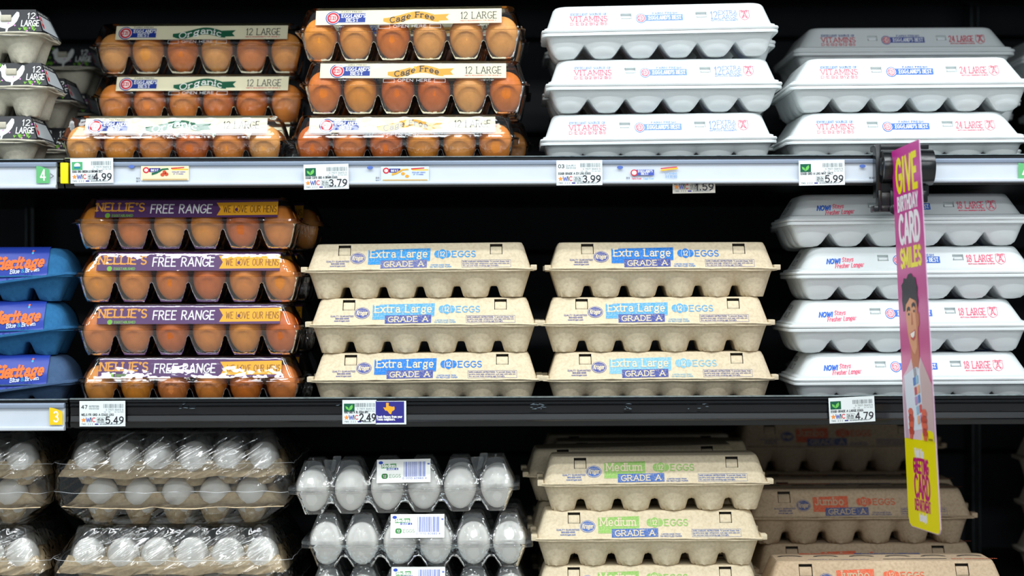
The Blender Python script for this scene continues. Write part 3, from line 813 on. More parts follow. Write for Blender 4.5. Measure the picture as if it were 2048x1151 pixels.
# ---- pulp prints
PW = flat('pulp_bare', PULP, .9)
PBR = flat('brown_pulp_bare', (196, 172, 143), .9)
def pulp_front(k, word, main, navy, bare, dy=0, boxw=125, wordw=113, icon=47, eggs=67, s=1.0, oval=None):
    d = Decal(px * s)
    oval = oval or navy
    d.ell(-123, 25 + dy, 15.5, 11.5, oval, 0); d.ring(-123, 25 + dy, 14, 10.2, .8, bare, 1)
    d.text('Kroger', -123, 21.5 + dy, 8.5, width=21, w=.17, m=bare, align='c', layer=1, slant=.1)
    x0 = -102
    bz = 12 + dy
    d.poly([(x0, bz), (x0 + 42, bz), (x0 + 42, bz + 5), (x0 + boxw - 1, bz + 6), (x0 + boxw, bz + 32), (x0, bz + 29.5)], main, 0)
    d.text(word, x0 + 5, bz + 14, 14.5, width=wordw, w=.15, m=bare, serif=True, layer=3)
    gx = x0 + 25 if word != 'Medium' else x0 + 27
    d.rect(gx, gx + 93, 4 + dy, 20 + dy, navy, 1, tilt=1.2)
    d.text('GRADE A', gx + 7, 7 + dy, 10, width=79, w=.17, m=bare, serif=True, layer=3, rise=.013)
    for ox, rz in ((-9, 7.5), (9, 7.5), (0, 10)):
        d.ell(icon + ox, 32 + dy, 7.5, rz, main, 0 if ox else 1, 20)
    d.line([(icon - 7, 39 + dy), (icon - 8.5, 32 + dy), (icon - 7, 25 + dy)], .8, bare, 3); d.line([(icon + 7, 39 + dy), (icon + 8.5, 32 + dy), (icon + 7, 25 + dy)], .8, bare, 3)
    d.text('12', icon, 27.5 + dy, 9, width=8.5, w=.17, m=bare, serif=True, align='c', layer=3)
    d.text('EGGS', eggs, 26 + dy, 11.5, width=46, w=.17, m=main, serif=True)
    # handling note in its thin frame
    d.line([(86, 5 + dy), (184, 5 + dy), (184, 19 + dy), (86, 19 + dy)], .5, navy, 0, closed=True)
    d.text('SAFE HANDLING INSTRUCTIONS: To prevent illness from', 88, 15 + dy, 2.3, width=93, w=.24, m=navy)
    d.text('bacteria: keep eggs refrigerated, cook eggs until yolks are', 88, 11 + dy, 2.3, width=93, w=.2, m=navy)
    d.text('firm, and cook foods containing eggs thoroughly.', 88, 7 + dy, 2.3, width=72, w=.2, m=navy)
    d.text('QUALITY GUARANTEED', -186, 17.5 + dy, 2.8, width=46, w=.2, m=navy)
    d.text('800-632-6900', -176, 13 + dy, 2.8, width=27, w=.24, m=navy); d.text('www.kroger.com', -178, 8.5 + dy, 2.8, width=30, w=.22, m=navy)
    d.text('CARTON MADE FROM', 24, 9 + dy, 2.4, width=38, w=.2, m=oval if word != 'Extra Large' else main); d.text('100% RECYCLED PAPER'.replace('%', ''), 22, 5 + dy, 2.4, width=43, w=.22, m=oval if word != 'Extra Large' else main)
    return d.build('print', front_map(k))
NAVY = ink('navy_ink', (66, 80, 150), .3)
NAVY2 = ink('navy_ink_light', (96, 104, 160), .35)
XLB = {'strong': ink('bright_blue_ink', (30, 118, 200), .15), 'sky': ink('sky_blue_ink', (38, 142, 208), .25), 'light': ink('light_blue_ink', (78, 158, 206), .35), 'faded': ink('faded_blue_ink', (116, 180, 208), .4)}
for n_, c in XLB.items():
    kp.prints['xl_' + n_] = [('front_print', pulp_front(kp, 'Extra Large', c, NAVY if n_ != 'sky' else NAVY2, PW))]
GRN = ink('green_ink', (138, 184, 94), .35); MB2 = ink('medium_blue_ink', (66, 104, 172), .3)
kp.prints['medium'] = [('front_print', pulp_front(kp, 'Medium', GRN, MB2, PW, wordw=70, boxw=83, icon=12, eggs=32))]
ORG = ink('orange_ink', (214, 96, 66), .35, (196, 172, 143)); JB = ink('jumbo_blue_ink', (74, 88, 136), .35, (196, 172, 143))
kj.prints['jumbo'] = [('front_print', pulp_front(kj, 'Jumbo', ORG, JB, PBR, wordw=60, boxw=76, icon=8, eggs=28))]
d = Decal(1)
d.rect(-.105, -.03, .080, .090, ORG, 0); d.rect(-.03, .06, .080, .090, JB, 0)
d.text('Jumbo', -.095, .082, .006, width=.05, w=.16, m=PBR, serif=True, layer=1); d.text('GRADE A', -.02, .082, .006, width=.07, w=.16, m=PBR, serif=True, layer=1)
d.rect(-.0, .085, .036, .0395, flat('dark_navy_line', (44, 44, 66)), 0)
d.text('KEEP REFRIGERATED', .092, .034, .0055, width=.06, w=.16, m=ORG)
d.text('PRODUCED IN ACCORDANCE WITH', -.10, .034, .004, width=.08, w=.16, m=JB)
jt = d.build('top_print', top_map(kj))
kj.prints['jumbo_top'] = kj.prints['jumbo'] + [('top_print', jt)]
# flat dark arches paint the shade of each egg dent on the jumbo lid
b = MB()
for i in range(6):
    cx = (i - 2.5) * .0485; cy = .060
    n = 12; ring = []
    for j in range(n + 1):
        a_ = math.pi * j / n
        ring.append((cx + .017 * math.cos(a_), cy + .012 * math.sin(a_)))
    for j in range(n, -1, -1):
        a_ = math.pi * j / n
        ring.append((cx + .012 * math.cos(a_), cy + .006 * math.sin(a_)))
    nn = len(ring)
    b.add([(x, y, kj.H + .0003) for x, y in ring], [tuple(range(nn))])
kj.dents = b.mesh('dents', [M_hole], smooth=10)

# ---------------------------------------------------------------- foam cartons, upper and middle shelf
LV = ('bottom', 'middle', 'top')
GF12, GF24, GF18 = 'white foam 12 extra large cartons', 'white foam 24 large cartons', 'white foam 18 large cartons'
for lv, cx, rl, rzv in ((0, 1320, -.5, 0), (1, 1331, -.3, .3), (2, 1324, -.95, -.3)):
    put('foam12', cx, Z_TOP, 0.0, lv, 'front white foam carton reading 12 EXTRA LARGE, %s of its stack' % LV[lv], GF12, 'foam_egg_carton', rz=rzv, roll=rl, var='pale', dz=.0006 * lv + .0015)
for r in range(1, 4):
    for lv in range(3 if r < 3 else 2):
        put('foam12', 1322 + (-14, 4, -9, 6)[(r + lv) % 4], Z_TOP, r * .111, lv,
            'white foam 12-count carton, %s level, %s behind the front' % (LV[lv], ('', 'directly', 'two rows', 'three rows')[r]), GF12, 'foam_egg_carton', rz=(r * 7 + lv * 3) % 3 - 1, var='pale', dz=.001)
for lv, cx in ((0, 1818), (1, 1826)):
    put('foam24', cx, Z_TOP, 0.0, lv, 'front white foam carton reading 24 LARGE, %s' % ('lower one on the shelf rail', 'upper one')[lv], GF24, 'foam_egg_carton', rz=(.2, -.3)[lv], roll=-.25, var='mid', dz=.001)
for r in (1, 2):
    for lv in range(3):
        lab = 'shaded white foam 24 LARGE carton standing above and behind the front two' if (r == 1 and lv == 2) else 'white foam 24-count carton, %s level, %s row back' % (LV[lv], ('', 'next', 'last')[r])
        put('foam24', (1824, 1820 + 5 * lv)[r - 1] if lv < 2 else 1765 - (r - 1) * 8 + 47, Z_TOP, r * .210, lv, lab, GF24, 'foam_egg_carton', rz=.4 * r - .5, var='deep')
for lv, cx in ((0, 1832), (1, 1822), (2, 1838), (3, 1819)):
    put('foam18', cx, Z_MID, 0.0, lv, 'white foam carton reading 18 LARGE, %s of the front stack behind the sign' % ('lowest', 'second from bottom', 'third from bottom', 'topmost')[lv], GF18, 'foam_egg_carton',
        rz=(-.2, .3, 0, -.3)[lv], roll=-.2, var='pink', dz=.0008)
for r in (1, 2, 3):
    for lv in range(4):
        put('foam18', 1822 + (-10, 8, -4, 12)[(r + lv) % 4] - (12 if r == 1 and lv == 3 else 0), Z_MID, r * .159, lv, 'white foam 18-count carton, level %s from the shelf, %s row back' % (('one', 'two', 'three', 'four')[lv], ('', 'first', 'second', 'third')[r]), GF18,
            'foam_egg_carton', rz=((r + lv) % 3 - 1) * .6, var='pink')
# foam cartons of the next bay, seen past the upright
for lv in range(3):
    put('foam24', 2262 if lv == 2 else 2330, Z_TOP, .30, lv, 'dim white foam carton in the next bay right of the upright, %s of its stack' % LV[lv], 'foam cartons in the right-hand bay', 'foam_egg_carton', var=None)

# ---------------------------------------------------------------- pulp cartons
GXL, GMD, GJ = 'pulp Extra Large cartons', 'pulp Medium cartons', 'brown pulp Jumbo cartons'
def putp(key, *a, **k):
    t = put(key, *a, **k)
    lid = [c for c in t.children if c.name.startswith('lid')][0]
    for lg in KINDS[key].lug: obj('rim_lug', lg, lid)
    return t
for lv, cx, var, rl in ((0, 849, 'xl_strong', -.1), (1, 846, 'xl_light', -.1), (2, 838, 'xl_sky', -.35)):
    putp('pulp12', cx, Z_MID, 0.0, lv, 'tan pulp Extra Large carton, %s of the left stack beside the purple-label cartons' % LV[lv], GXL, 'pulp_egg_carton', rz=(0, .2, -.2)[lv], roll=rl, var=var, dz=.001)
for lv, cx, var, rl in ((0, 1320, 'xl_faded', -.15), (1, 1313, 'xl_light', 0), (2, 1325, 'xl_strong', .1)):
    putp('pulp12', cx + 1, Z_MID, 0.0, lv, 'tan pulp Extra Large carton, %s of the right stack beside the white foam' % LV[lv], GXL, 'pulp_egg_carton', rz=(0, -.3, .6)[lv], roll=rl, var=var, dz=.001)
for lv, cx in ((0, 1296), (1, 1297), (2, 1310)):
    putp('pulp12', cx, Z_LOW, 0.0, lv, ('tan pulp Medium carton cut by the lower picture edge', 'tan pulp Medium carton with green box, second from the top', 'topmost tan pulp Medium carton with green box and grey lid top')[lv], GMD, 'pulp_egg_carton', rz=(0, .3, -.4)[lv], roll=(0, 0, -.3)[lv], var='medium', dz=.001)
for r in (1, 2, 3):
    for lv in range(3):
        putp('pulp12', 1294 + (-10, 6, -16)[(r + lv) % 3] - 14 * (r == 1 and lv == 2), Z_LOW, r * .114, lv, 'tan pulp Medium carton, %s level, %s row behind the front one' % (LV[lv], ('', 'first', 'second', 'third')[r]), GMD, 'pulp_egg_carton',
             rz=(1.2, -1, .6)[(r + lv) % 3], roll=-1.0 if (r == 1 and lv == 2) else 0, var='medium', dz=.003 if (r, lv) == (1, 2) else 0)
def jumbo(cx, Y, lv, lab, top=False, **kw):
    t = putp('pulp_jumbo', cx, Z_LOW, Y, lv, lab, GJ, 'pulp_egg_carton', var='jumbo_top', **kw)
    lid = [c for c in t.children if c.name.startswith('lid')][0]
    obj('egg_dent_shade', kj.dents, lid)
jumbo(1776, 0.0, 0, 'brown pulp Jumbo carton at the lower picture edge, its dented top showing')
for r, Y in ((1, .16), (2, .275), (3, .39), (4, .505)):
    for lv in range(2 if r < 3 else 3):
        cx = (1738, 1722)[lv] if r == 1 else 1712 - 4 * r + (8 if lv == 1 else 0)
        lab = 'brown pulp Jumbo carton behind the yellow end of the sign' if (r, lv) == (1, 1) else 'brown pulp Jumbo carton, %s level, %s row back in the shade' % (LV[lv], ('', 'second', 'third', 'fourth', 'fifth')[r])
        jumbo(cx + (0 if r < 3 else -20), Y, lv, lab, rz=(0, .5, -.8, .3, -.4)[r])
# right-hand bay, low shelf: dim grey pulp cartons
for lv in range(3):
    put('pulp_sleeved', 2262, Z_LOW, .33, lv, 'dim grey pulp carton in the next bay at lower right, level %s' % ('one', 'two', 'three', 'four')[lv], 'pulp cartons in the right-hand bay', 'pulp_egg_carton', rz=(1, -2, 2, -1)[lv])
    if lv < 2: put('foam18', 2330, Z_MID, .34, lv, 'dim white foam carton in the next bay right of the middle shelf, %s' % ('lower', 'upper')[lv], 'foam cartons in the right-hand bay', 'foam_egg_carton')
#PART2
# ---------------------------------------------------------------- eggs
def egg_mesh(name, m, h=.057, r=.0220, n=20, rows=14, up=True):
    v = [(0, 0, 0)]; f = []
    for j in range(1, rows):
        t = math.pi * j / rows
        z = (1 - math.cos(t)) / 2
        # wide end up
        rr = r * math.sin(t) * (1 + .10 * (z - .5) * 2 * (1 if up else -1)) * (1.0 + .02 * math.sin(t))
        for i in range(n):
            a_ = 2 * math.pi * i / n
            v.append((rr * math.cos(a_), rr * math.sin(a_), z * h))
    v.append((0, 0, h))
    for i in range(n): f.append((0, 1 + (i + 1) % n, 1 + i))
    for j in range(rows - 2):
        for i in range(n):
            a0 = 1 + j * n + i; a1 = 1 + j * n + (i + 1) % n
            f.append((a0, a1, a1 + n, a0 + n))
    b0 = 1 + (rows - 2) * n
    for i in range(n): f.append((b0 + i, b0 + (i + 1) % n, len(v) - 1))
    return new_mesh(name, v, f, [m], None, 180)
EGG_B = [egg_mesh('brown_egg', m, h=.0555, r=.0216) for m in M_eggs]
EGG_W = egg_mesh('white_egg', M_white_egg, h=.0565, r=.0215)
ORD = ('first', 'second', 'third', 'fourth', 'fifth', 'last')
re_ = random.Random(11)
def put_eggs(t, nx, ny, pitchx, pitchy, y0, z0, meshes, what, where, group, rows=None, x0=0.0, jit=.0006, scale=(1, 1)):
    M = Matrix.LocRotScale(t.location, t.rotation_euler, None)
    for j in range(ny):
        for i in range(nx):
            p = M @ Vector((x0 + (i - (nx - 1) / 2) * pitchx + re_.uniform(-jit, jit), y0 + j * pitchy, z0))
            me = meshes[re_.randrange(len(meshes))]
            if j == 0: lab = '%s, %s from left in front row of %s' % (what, ORD[i] if nx == 6 else ORD[i] if i < nx - 1 else 'last', where)
            else: lab = '%s, %s from left in %s row of %s' % (what, ORD[i] if nx == 6 else ORD[i] if i < nx - 1 else 'last', ('', 'second', 'third')[j] if ny > 2 else 'back', where)
            o = obj(what.replace(' ', '_'), me, None, p)
            s_ = re_.uniform(.985, 1.015) * scale[0]
            o.scale = (s_, s_, s_ * scale[1])
            o.rotation_euler = (t.rotation_euler[0] + re_.uniform(-.03, .03), t.rotation_euler[1] + re_.uniform(-.04, .04), re_.uniform(0, 6))
            tag(o, lab, 'egg', group)

# ---------------------------------------------------------------- clear cartons with brown eggs
CREAM = flat('cream_label_paper', (236, 229, 200), .5)
LRED = flat('label_red', (205, 40, 60)); LBLUE = flat('label_royal_blue', (24, 58, 150)); LWHT = flat('label_white', (245, 245, 240))
LGRN = flat('label_forest_green', (22, 100, 70)); LGOLD = flat('label_gold', (218, 166, 60)); LDK = flat('label_dark_grey', (62, 60, 62))
PURP = flat('label_purple', (98, 58, 112)); YEL = flat('label_golden_yellow', (250, 186, 40)); MUST = flat('label_mustard', (236, 170, 70)); LIME = flat('label_lime', (130, 190, 70)); BRN = flat('label_brown', (120, 72, 30))

def make_clear_kind(key, L, Dp, Ht, Hl, slope, sidein, style, tray_kw):
    k = Kind(); k.L, k.D, k.H, k.Ht = L, Dp, Ht + Hl, Ht
    zt = Ht + Hl; f0, f1 = slope; s0, s1 = sidein
    v, f = tray_mesh(key, L, Dp, Ht - .001, 6, 2, M_clear_tray, fl=.006, **tray_kw)
    mb = MB(); mb.add(v, f)
    v, f = rim(L, Dp, Ht - .001, Ht, .006, 0, .008); mb.add(v, f)
    k.tray = mb.mesh(key + '_tray', [M_clear_tray], smooth=60)
    k.z0 = Ht + .006; k.z1 = zt - .003; k.f0 = f0; k.f1 = f1
    zz = lambda t: k.z0 + (k.z1 - k.z0) * t
    ff = lambda t: f0 + (f1 - f0) * t
    sf = lambda t: s0 + (s1 - s0) * t
    def yf(z): return f0 + (f1 - f0) * (z - k.z0) / (k.z1 - k.z0)
    k.yf = yf
    cr = .011
    R = lambda s_, f_, z: rr_ring(L, Dp, s_, f_, f_, cr, z, nl=36)
    rings = [R(-.0006, -.0006, Ht + .0003), R(-.001, -.001, Ht + .001), R(-.0004, -.0004, Ht + .0018), R(.0025, .0025, Ht + .0022),
             R(.003, .003, Ht + .0050), R(.0042, .0042, Ht + .0056)]
    for t in (.0, .04, .3, .6, .9): rings.append(R(sf(t), ff(t), zz(t)))
    h1 = zz(.9); rnd = .004
    for an in (30, 60, 80):
        a_ = math.radians(an)
        rings.append(R(sf(.9) + .001 + rnd * (1 - math.cos(a_)), ff(.9) + rnd * (1 - math.cos(a_)) + .001, h1 + (zt - h1) * math.sin(a_)))
    rings.append(R(sf(.9) + .008, ff(.9) + .008, zt)); rings.append(R(sf(.9) + .012, ff(.9) + .012, zt - .0012)); rings.append(R(sf(.9) + .022, ff(.9) + .022, zt - .0014))
    # vertical flutes pressed into the lid walls between the eggs
    if style == 'fluted':
        for ri in range(6, 11):
            amp = .0012
            rings[ri] = [(x, y + (amp * max(0, math.cos(2 * math.pi * x / (L - .012) * 6)) ** 6 * (1 if y < Dp / 2 else -1)), z) for x, y, z in rings[ri]]
    v, f = loft(rings, False, True)
    k.lid = new_mesh(key + '_lid', v, f, [M_clear], None, 40)
    # closing tabs on the lid front and the thickened hinge edge
    k.tabs = []
    k.prints = {}; k.m = M_clear
    KINDS[key] = k
    return k
CLR_T = dict(a=.56, flatw=.06, web=.66, p=1.5, v0=.62, scal=.22, front_p=1.4, round_b=.03)
keb = make_clear_kind('clear_eb', 460 * px, .104, .0375, .0712 - .0375, (.0035, .0170), (.005, .012), 'fluted', CLR_T)
kne = make_clear_kind('clear_purple', 460 * px, .104, .0350, .0700 - .0350, (.0035, .0165), (.009, .020), 'plain', dict(CLR_T, a=.54, web=.78))

def label_mesh(k, x0, x1, v0, v1, m, extra, behind=-.0011, topdepth=.035):
    """paper label lying against the inside of the lid: front face and a flap over the top"""
    d = Decal(px)
    d.rect(x0, x1, v0, v1, m, 0)
    extra(d)
    fm = front_map(k)
    def f(u, v, e): return (u, k.yf(k.Ht + v) - behind - e * .6 + .0002, k.Ht + v)
    me = d.build('label', f)
    # top flap
    b = MB()
    yv = k.yf(k.Ht + v1 * px) - behind
    b.add([(x0 * px, yv, k.Ht + v1 * px), (x1 * px, yv, k.Ht + v1 * px), (x1 * px, yv + .005, k.H - .003), (x0 * px, yv + .005, k.H - .003), (x1 * px, yv + topdepth, k.H - .0034), (x0 * px, yv + topdepth, k.H - .0034)],
          [(0, 1, 2, 3), (3, 2, 4, 5)])
    return me, b.mesh('flap', [m])

def eb_extra(kind):
    def ex(d):
        red, blue = LRED, LBLUE
        d.rect(-150, -90, 19, 39, blue, 1)
        d.ell(-155, 29, 15, 14.5, blue, 2); d.ell(-155, 29, 13, 12.6, LWHT, 3); d.ell(-155, 29, 12, 11.6, red, 4); d.ell(-155, 29, 8, 7.8, LWHT, 5)
        d.text('EB', -155, 25.5, 7.5, width=11, w=.2, m=red, serif=True, align='c', layer=6)
        d.text("EGG*LAND'S", -114, 30, 6.8, width=47, w=.2, m=LWHT, serif=True, align='c', layer=3)
        d.text('BEST', -116, 21, 6.8, width=24, w=.2, m=LWHT, serif=True, align='c', layer=3)
        d.text('FARM FRESH', -118, 41, 2.6, width=40, w=.2, m=LDK, serif=True, align='c', layer=1)
        rib, tx, word = (LGRN, LWHT, 'Organic') if kind == 'organic' else (LGOLD, LDK, 'Cage Free')
        xa, xb = (-54, 58) if kind == 'organic' else (-54, 58)
        def wave(x): return 28 + 5.5 * math.sin((x - xa) / (xb - xa) * 2 * math.pi - 2.3)
        n = 26; up = []; dn = []
        for i in range(n + 1):
            t = i / n; x = xa + (xb - xa) * t
            hw = 8.0 if t < .9 else 8.0 - 20 * (t - .9)
            hw *= min(1, .45 + t * 3)
            up.append((x, wave(x) + hw)); dn.append((x, wave(x) - hw))
        for i in range(n): d.poly([dn[i], dn[i + 1], up[i + 1], up[i]], rib, 2)
        d.poly([(50, 20), (78, 21), (72, 28), (79, 35), (50, 34)], rib, 1)
        d.text(word, xa + 14, -6.2 if kind == 'organic' else -5.0, 13 if kind == 'organic' else 11.5, width=(xb - xa) - 24, w=.17, m=tx, serif=True, layer=4, bend=wave)
        d.text('12 LARGE', 102, 24, 14.5, width=72, w=.1, m=LDK, serif=True, layer=2)
        d.text('MEETS REQUIREMENTS FOR GRADE A', 101, 18.5, 2.2, width=72, w=.22, m=LRED, layer=1)
    return ex
for kind, x0, x1 in (('organic', -176, 190), ('cage', -190, 184)):
    lm_, fl_ = label_mesh(keb, x0, x1, 14, 45.5, CREAM, eb_extra(kind))
    keb.prints[kind] = [('label', lm_), ('label_flap', fl_)]
# moulded OPEN HERE lettering on the lid rim
d = Decal(px); FROST = clear_mat('frosted_plastic', haze=.45, rough=.2)
d.text('OPEN HERE', 0, 6, 5.5, width=66, w=.16, m=FROST, align='c'); d.line([(-62, 4.5), (-40, 4.5), (-40, 12), (-62, 12)], .7, FROST, 0, closed=True); d.line([(62, 4.5), (40, 4.5), (40, 12), (62, 12)], .7, FROST, 0, closed=True)
om = d.build('open', lambda u, v, e: (u, keb.yf(keb.Ht + v) - e * 3, keb.Ht + v))
for kk in keb.prints: keb.prints[kk].append(('open_here_lettering', om))

def nel_extra(d):
    # worn golden arched name, white words, yellow ribbon
    bend = lambda x: 2.6 * math.cos((x + 135) / 62)
    d.text("NELLIE'S", -180, 22, 16, width=95, w=.19, m=MUST, serif=True, layer=2, bend=bend)
    d.ell(-157, 15, 5.2, 5, LIME, 2); d.text('EGGSTABLISHED', -148, 12.5, 4.6, width=42, w=.2, m=LIME, layer=2)
    d.text('FREE RANGE', -71, 20, 17, width=122, w=.15, m=LWHT, layer=2, slant=.04)
    d.poly([(62, 15), (184, 16), (184, 43), (60, 41), (69, 28)], YEL, 1)
    d.text('WE LOVE OUR HENS', 75, 21.5, 13, width=106, w=.09, m=BRN, layer=3)
    d.ell(101, 27, 3, 3.4, PURP, 4)
lm_, fl_ = label_mesh(kne, -183, 184, 11, 46, PURP, nel_extra)
kne.prints['purple'] = [('label', lm_), ('label_flap', fl_)]

GORG, GCAG, GNEL = 'clear Organic cartons of brown eggs', 'clear Cage Free cartons of brown eggs', 'clear FREE RANGE cartons of brown eggs'
def put_clear(key, var, px_, base, Y, lv, lab, grp, where, rz=0, roll=0, eggs='brown eggs', dz=.001, fill=True):
    t = put(key, px_, base, Y, lv, lab, grp, 'clear_egg_carton', rz=rz, roll=roll, var=var, dz=dz)
    k = KINDS[key]
    if fill:
        put_eggs(t, 6, 2, (k.L - .012) / 6, (k.D - .012) / 2, .006 + (k.D - .012) / 4, .0028, EGG_B, 'brown egg', where, eggs)
    return t
EGO, EGC, EGN = 'brown eggs in the Organic cartons', 'brown eggs in the Cage Free cartons', 'brown eggs in the FREE RANGE cartons'
put_clear('clear_eb', 'organic', 343, Z_TOP, 0, 0, 'clear Organic carton of brown eggs lowest and nearest, resting at the white channel', GORG, 'lowest Organic carton', roll=.1, eggs=EGO)
for lv, cx, rz in ((0, 398, 0), (1, 397, .2), (2, 396, -.2)):
    put_clear('clear_eb', 'organic', cx, Z_TOP, .135, lv, 'clear Organic carton of brown eggs, %s of the rear stack' % ('hidden lowest', 'middle one', 'topmost')[lv], GORG, 'rear %s Organic carton' % LV[lv], rz=rz, eggs=EGO, fill=lv > 0)
for lv, cx, rz, rl in ((0, 808, 0, -.1), (1, 830, .2, .15), (2, 822, -.6, -.45)):
    put_clear('clear_eb', 'cage', cx, Z_TOP, 0, lv, 'clear Cage Free carton of brown eggs, %s of the front stack' % LV[lv], GCAG, '%s Cage Free carton' % LV[lv], rz=rz, roll=rl, eggs=EGC)
for lv in range(3):
    put_clear('clear_eb', 'cage', 842 + (6, 2, -2)[lv], Z_TOP, .112, lv, 'clear Cage Free carton peeking out behind the front stack, %s level' % LV[lv], GCAG, 'hidden %s Cage Free carton' % LV[lv], eggs='brown eggs in the hidden Cage Free cartons')
for lv, cx, rz, rl in ((0, 376, .3, 0), (1, 374, 0, .05), (2, 374, .6, .2), (3, 370, -.3, .15)):
    put_clear('clear_purple', 'purple', cx, Z_MID, 0, lv, 'clear carton with purple FREE RANGE label, %s in its stack of four' % ('lowest', 'second from bottom', 'third from bottom', 'topmost')[lv], GNEL, '%s purple label carton' % ('lowest', 'second lowest', 'second highest', 'topmost')[lv], rz=rz, roll=rl, eggs=EGN)
for lv in range(4):
    put_clear('clear_purple', 'purple', 420 + (0, 6, -4, 10)[lv], Z_MID, .115, lv, 'clear purple label carton behind the front stack, level %s' % ('one', 'two', 'three', 'four')[lv], GNEL, 'rear purple label carton %s' % ('lowest', 'second lowest', 'second highest', 'topmost')[lv],
              eggs='brown eggs in the rear FREE RANGE cartons', fill=lv == 3)

# ---------------------------------------------------------------- fully clear cartons with domes, white eggs
def dome_lid(L, Dp, H, nx, ny, z0):
    v, f = tray_mesh('d', L, Dp, H, nx, ny, None, fl=.006, a=.50, flatw=.05, web=.80, p=1.0, v0=.42, scal=.22, front_p=1.0)
    return [(x, y, z0 + H - z) for x, y, z in v], [q[::-1] for q in f]
km = Kind(); km.L, km.D, km.H, km.Ht = 464 * px, .104, .0716, .0335
v, f = tray_mesh('m', km.L, km.D, km.Ht - .001, 6, 2, None, fl=.006, a=.50, flatw=.16, web=.42, p=1.1, v0=.46, scal=.30)
b = MB(); b.add(v, f); v, f = rim(km.L, km.D, km.Ht - .0045, km.Ht - .0002, .006, 0, .008); b.add(v, f)
km.tray = b.mesh('tray', [M_clear_tray], smooth=55)
v, f = dome_lid(km.L, km.D, .0335, 6, 2, .0379)
b = MB(); b.add(v, f); v, f = rim(km.L, km.D, km.Ht + .0002, km.Ht + .0045, .006, 0, .008); b.add(v, f)
km.lid = b.mesh('lid', [M_dome], smooth=40)
def ring_wall(x, y, z, r):  # small peg on a dome
    q = MB(); q.cyl((x, y, z), (0, 0, 1), r, .003, 12); return q
# stacking clips that stand up between the first and second and the fifth and sixth domes
b = MB()
for sx in (-2, 2):
    cx = sx * (km.L - .012) / 6
    b.prism_y([(cx - .003, .046), (cx + .003, .046), (cx + .0085, .070), (cx + .0078, .0725), (cx - .0078, .0725), (cx - .0085, .070)], .016, .0172)
    b.prism_y([(cx - .002, .052), (cx + .010, .060), (cx + .014, .0745), (cx + .0135, .0762), (cx + .004, .0762), (cx + .003, .0745)], .028, .0290)
    b.cyl((cx - math.copysign(.024, -sx) * 1, .03, .0714), (0, 0, 1), .0022, .0032, 12)
km.tabs = []
km.clip = [None]
km.clips = b.mesh('clips', [M_clear], bevel=.0003)
km.prints = {}; km.m = M_clear; KINDS['clear_medium'] = km
MG = flat('tag_green', (60, 150, 70)); MBL = flat('tag_blue', (30, 70, 180)); MBC = flat('tag_barcode_blue', (70, 96, 190)); MGE = flat('tag_green_grey', (130, 165, 130))
d = Decal(px)
d.rect(-54, 54, 12, 57, LWHT, 0)
d.ell(-46, 51, 4.5, 3, MBL, 1)
d.poly([(-45, 40), (-15, 41), (-15, 49), (-45, 48)], MG, 1); d.text('Medium', -43, 42, 6.2, width=26, w=.2, m=LWHT, serif=True, layer=2)
d.rect(-34, -11, 36.5, 40.5, MBL, 2); d.text('GRADE A', -32, 37, 3, width=19, w=.2, m=LWHT, serif=True, layer=3)
for ox in (-2.6, 2.6, 0): d.ell(-38 + ox, 25, 4, 5, MG, 1)
d.text('12', -38, 22.6, 4.6, width=5, w=.18, m=LWHT, align='c', layer=3); d.text('EGGS', -28, 22, 6, width=22, w=.15, m=MGE, serif=True)
d.barcode(0, 44, 23, 52, MBC, 1, seed=4, step=1.0); d.text('0 11110 60983 4', -2, 18.5, 3, width=48, w=.18, m=MBC); d.text('58320', 48, 46, 2.6, width=4, w=.2, m=MBC)
lblm = d.build('price_label', lambda u, v, e: (u, .0075 + (v / px - 12) / 45 * .012 - e - .0015, km.Ht + v))
GM = 'clear Medium cartons of white eggs'
for lv, cx, dz, rl in ((0, 833, 0, 0), (1, 832, -.002, 0), (2, 806, -.001, -1.0)):
    t = put('clear_medium', cx, Z_LOW, 0, lv, ('clear Medium carton of white eggs cut off by the lower picture edge', 'clear Medium carton of white eggs, middle of its stack', 'topmost clear Medium carton of white eggs with clips standing up')[lv], GM, 'clear_egg_carton', roll=rl, rz=(0, .3, -.5)[lv], dz=dz + .002)
    lid = [c for c in t.children if c.name.startswith('lid')][0]
    o = obj('label', lblm, lid, (0, 0, 0)); o.location.x = 0
    if lv == 2:
        o = obj('stacking_clips', km.clips, lid); o['kind'] = 'stuff'
    put_eggs(t, 6, 2, (km.L - .012) / 6, (km.D - .012) / 2, .006 + (km.D - .012) / 4, .003, [EGG_W], 'white egg', '%s clear Medium carton' % LV[lv], 'white eggs in the clear Medium cartons')
for lv in range(2):
    t = put('clear_medium', 842 + 4 * lv, Z_LOW, .112, lv, 'clear Medium carton of white eggs hidden behind the front stack, level %s' % ('one', 'two')[lv], GM, 'clear_egg_carton', dz=.0)
for lv in range(2):
    pass

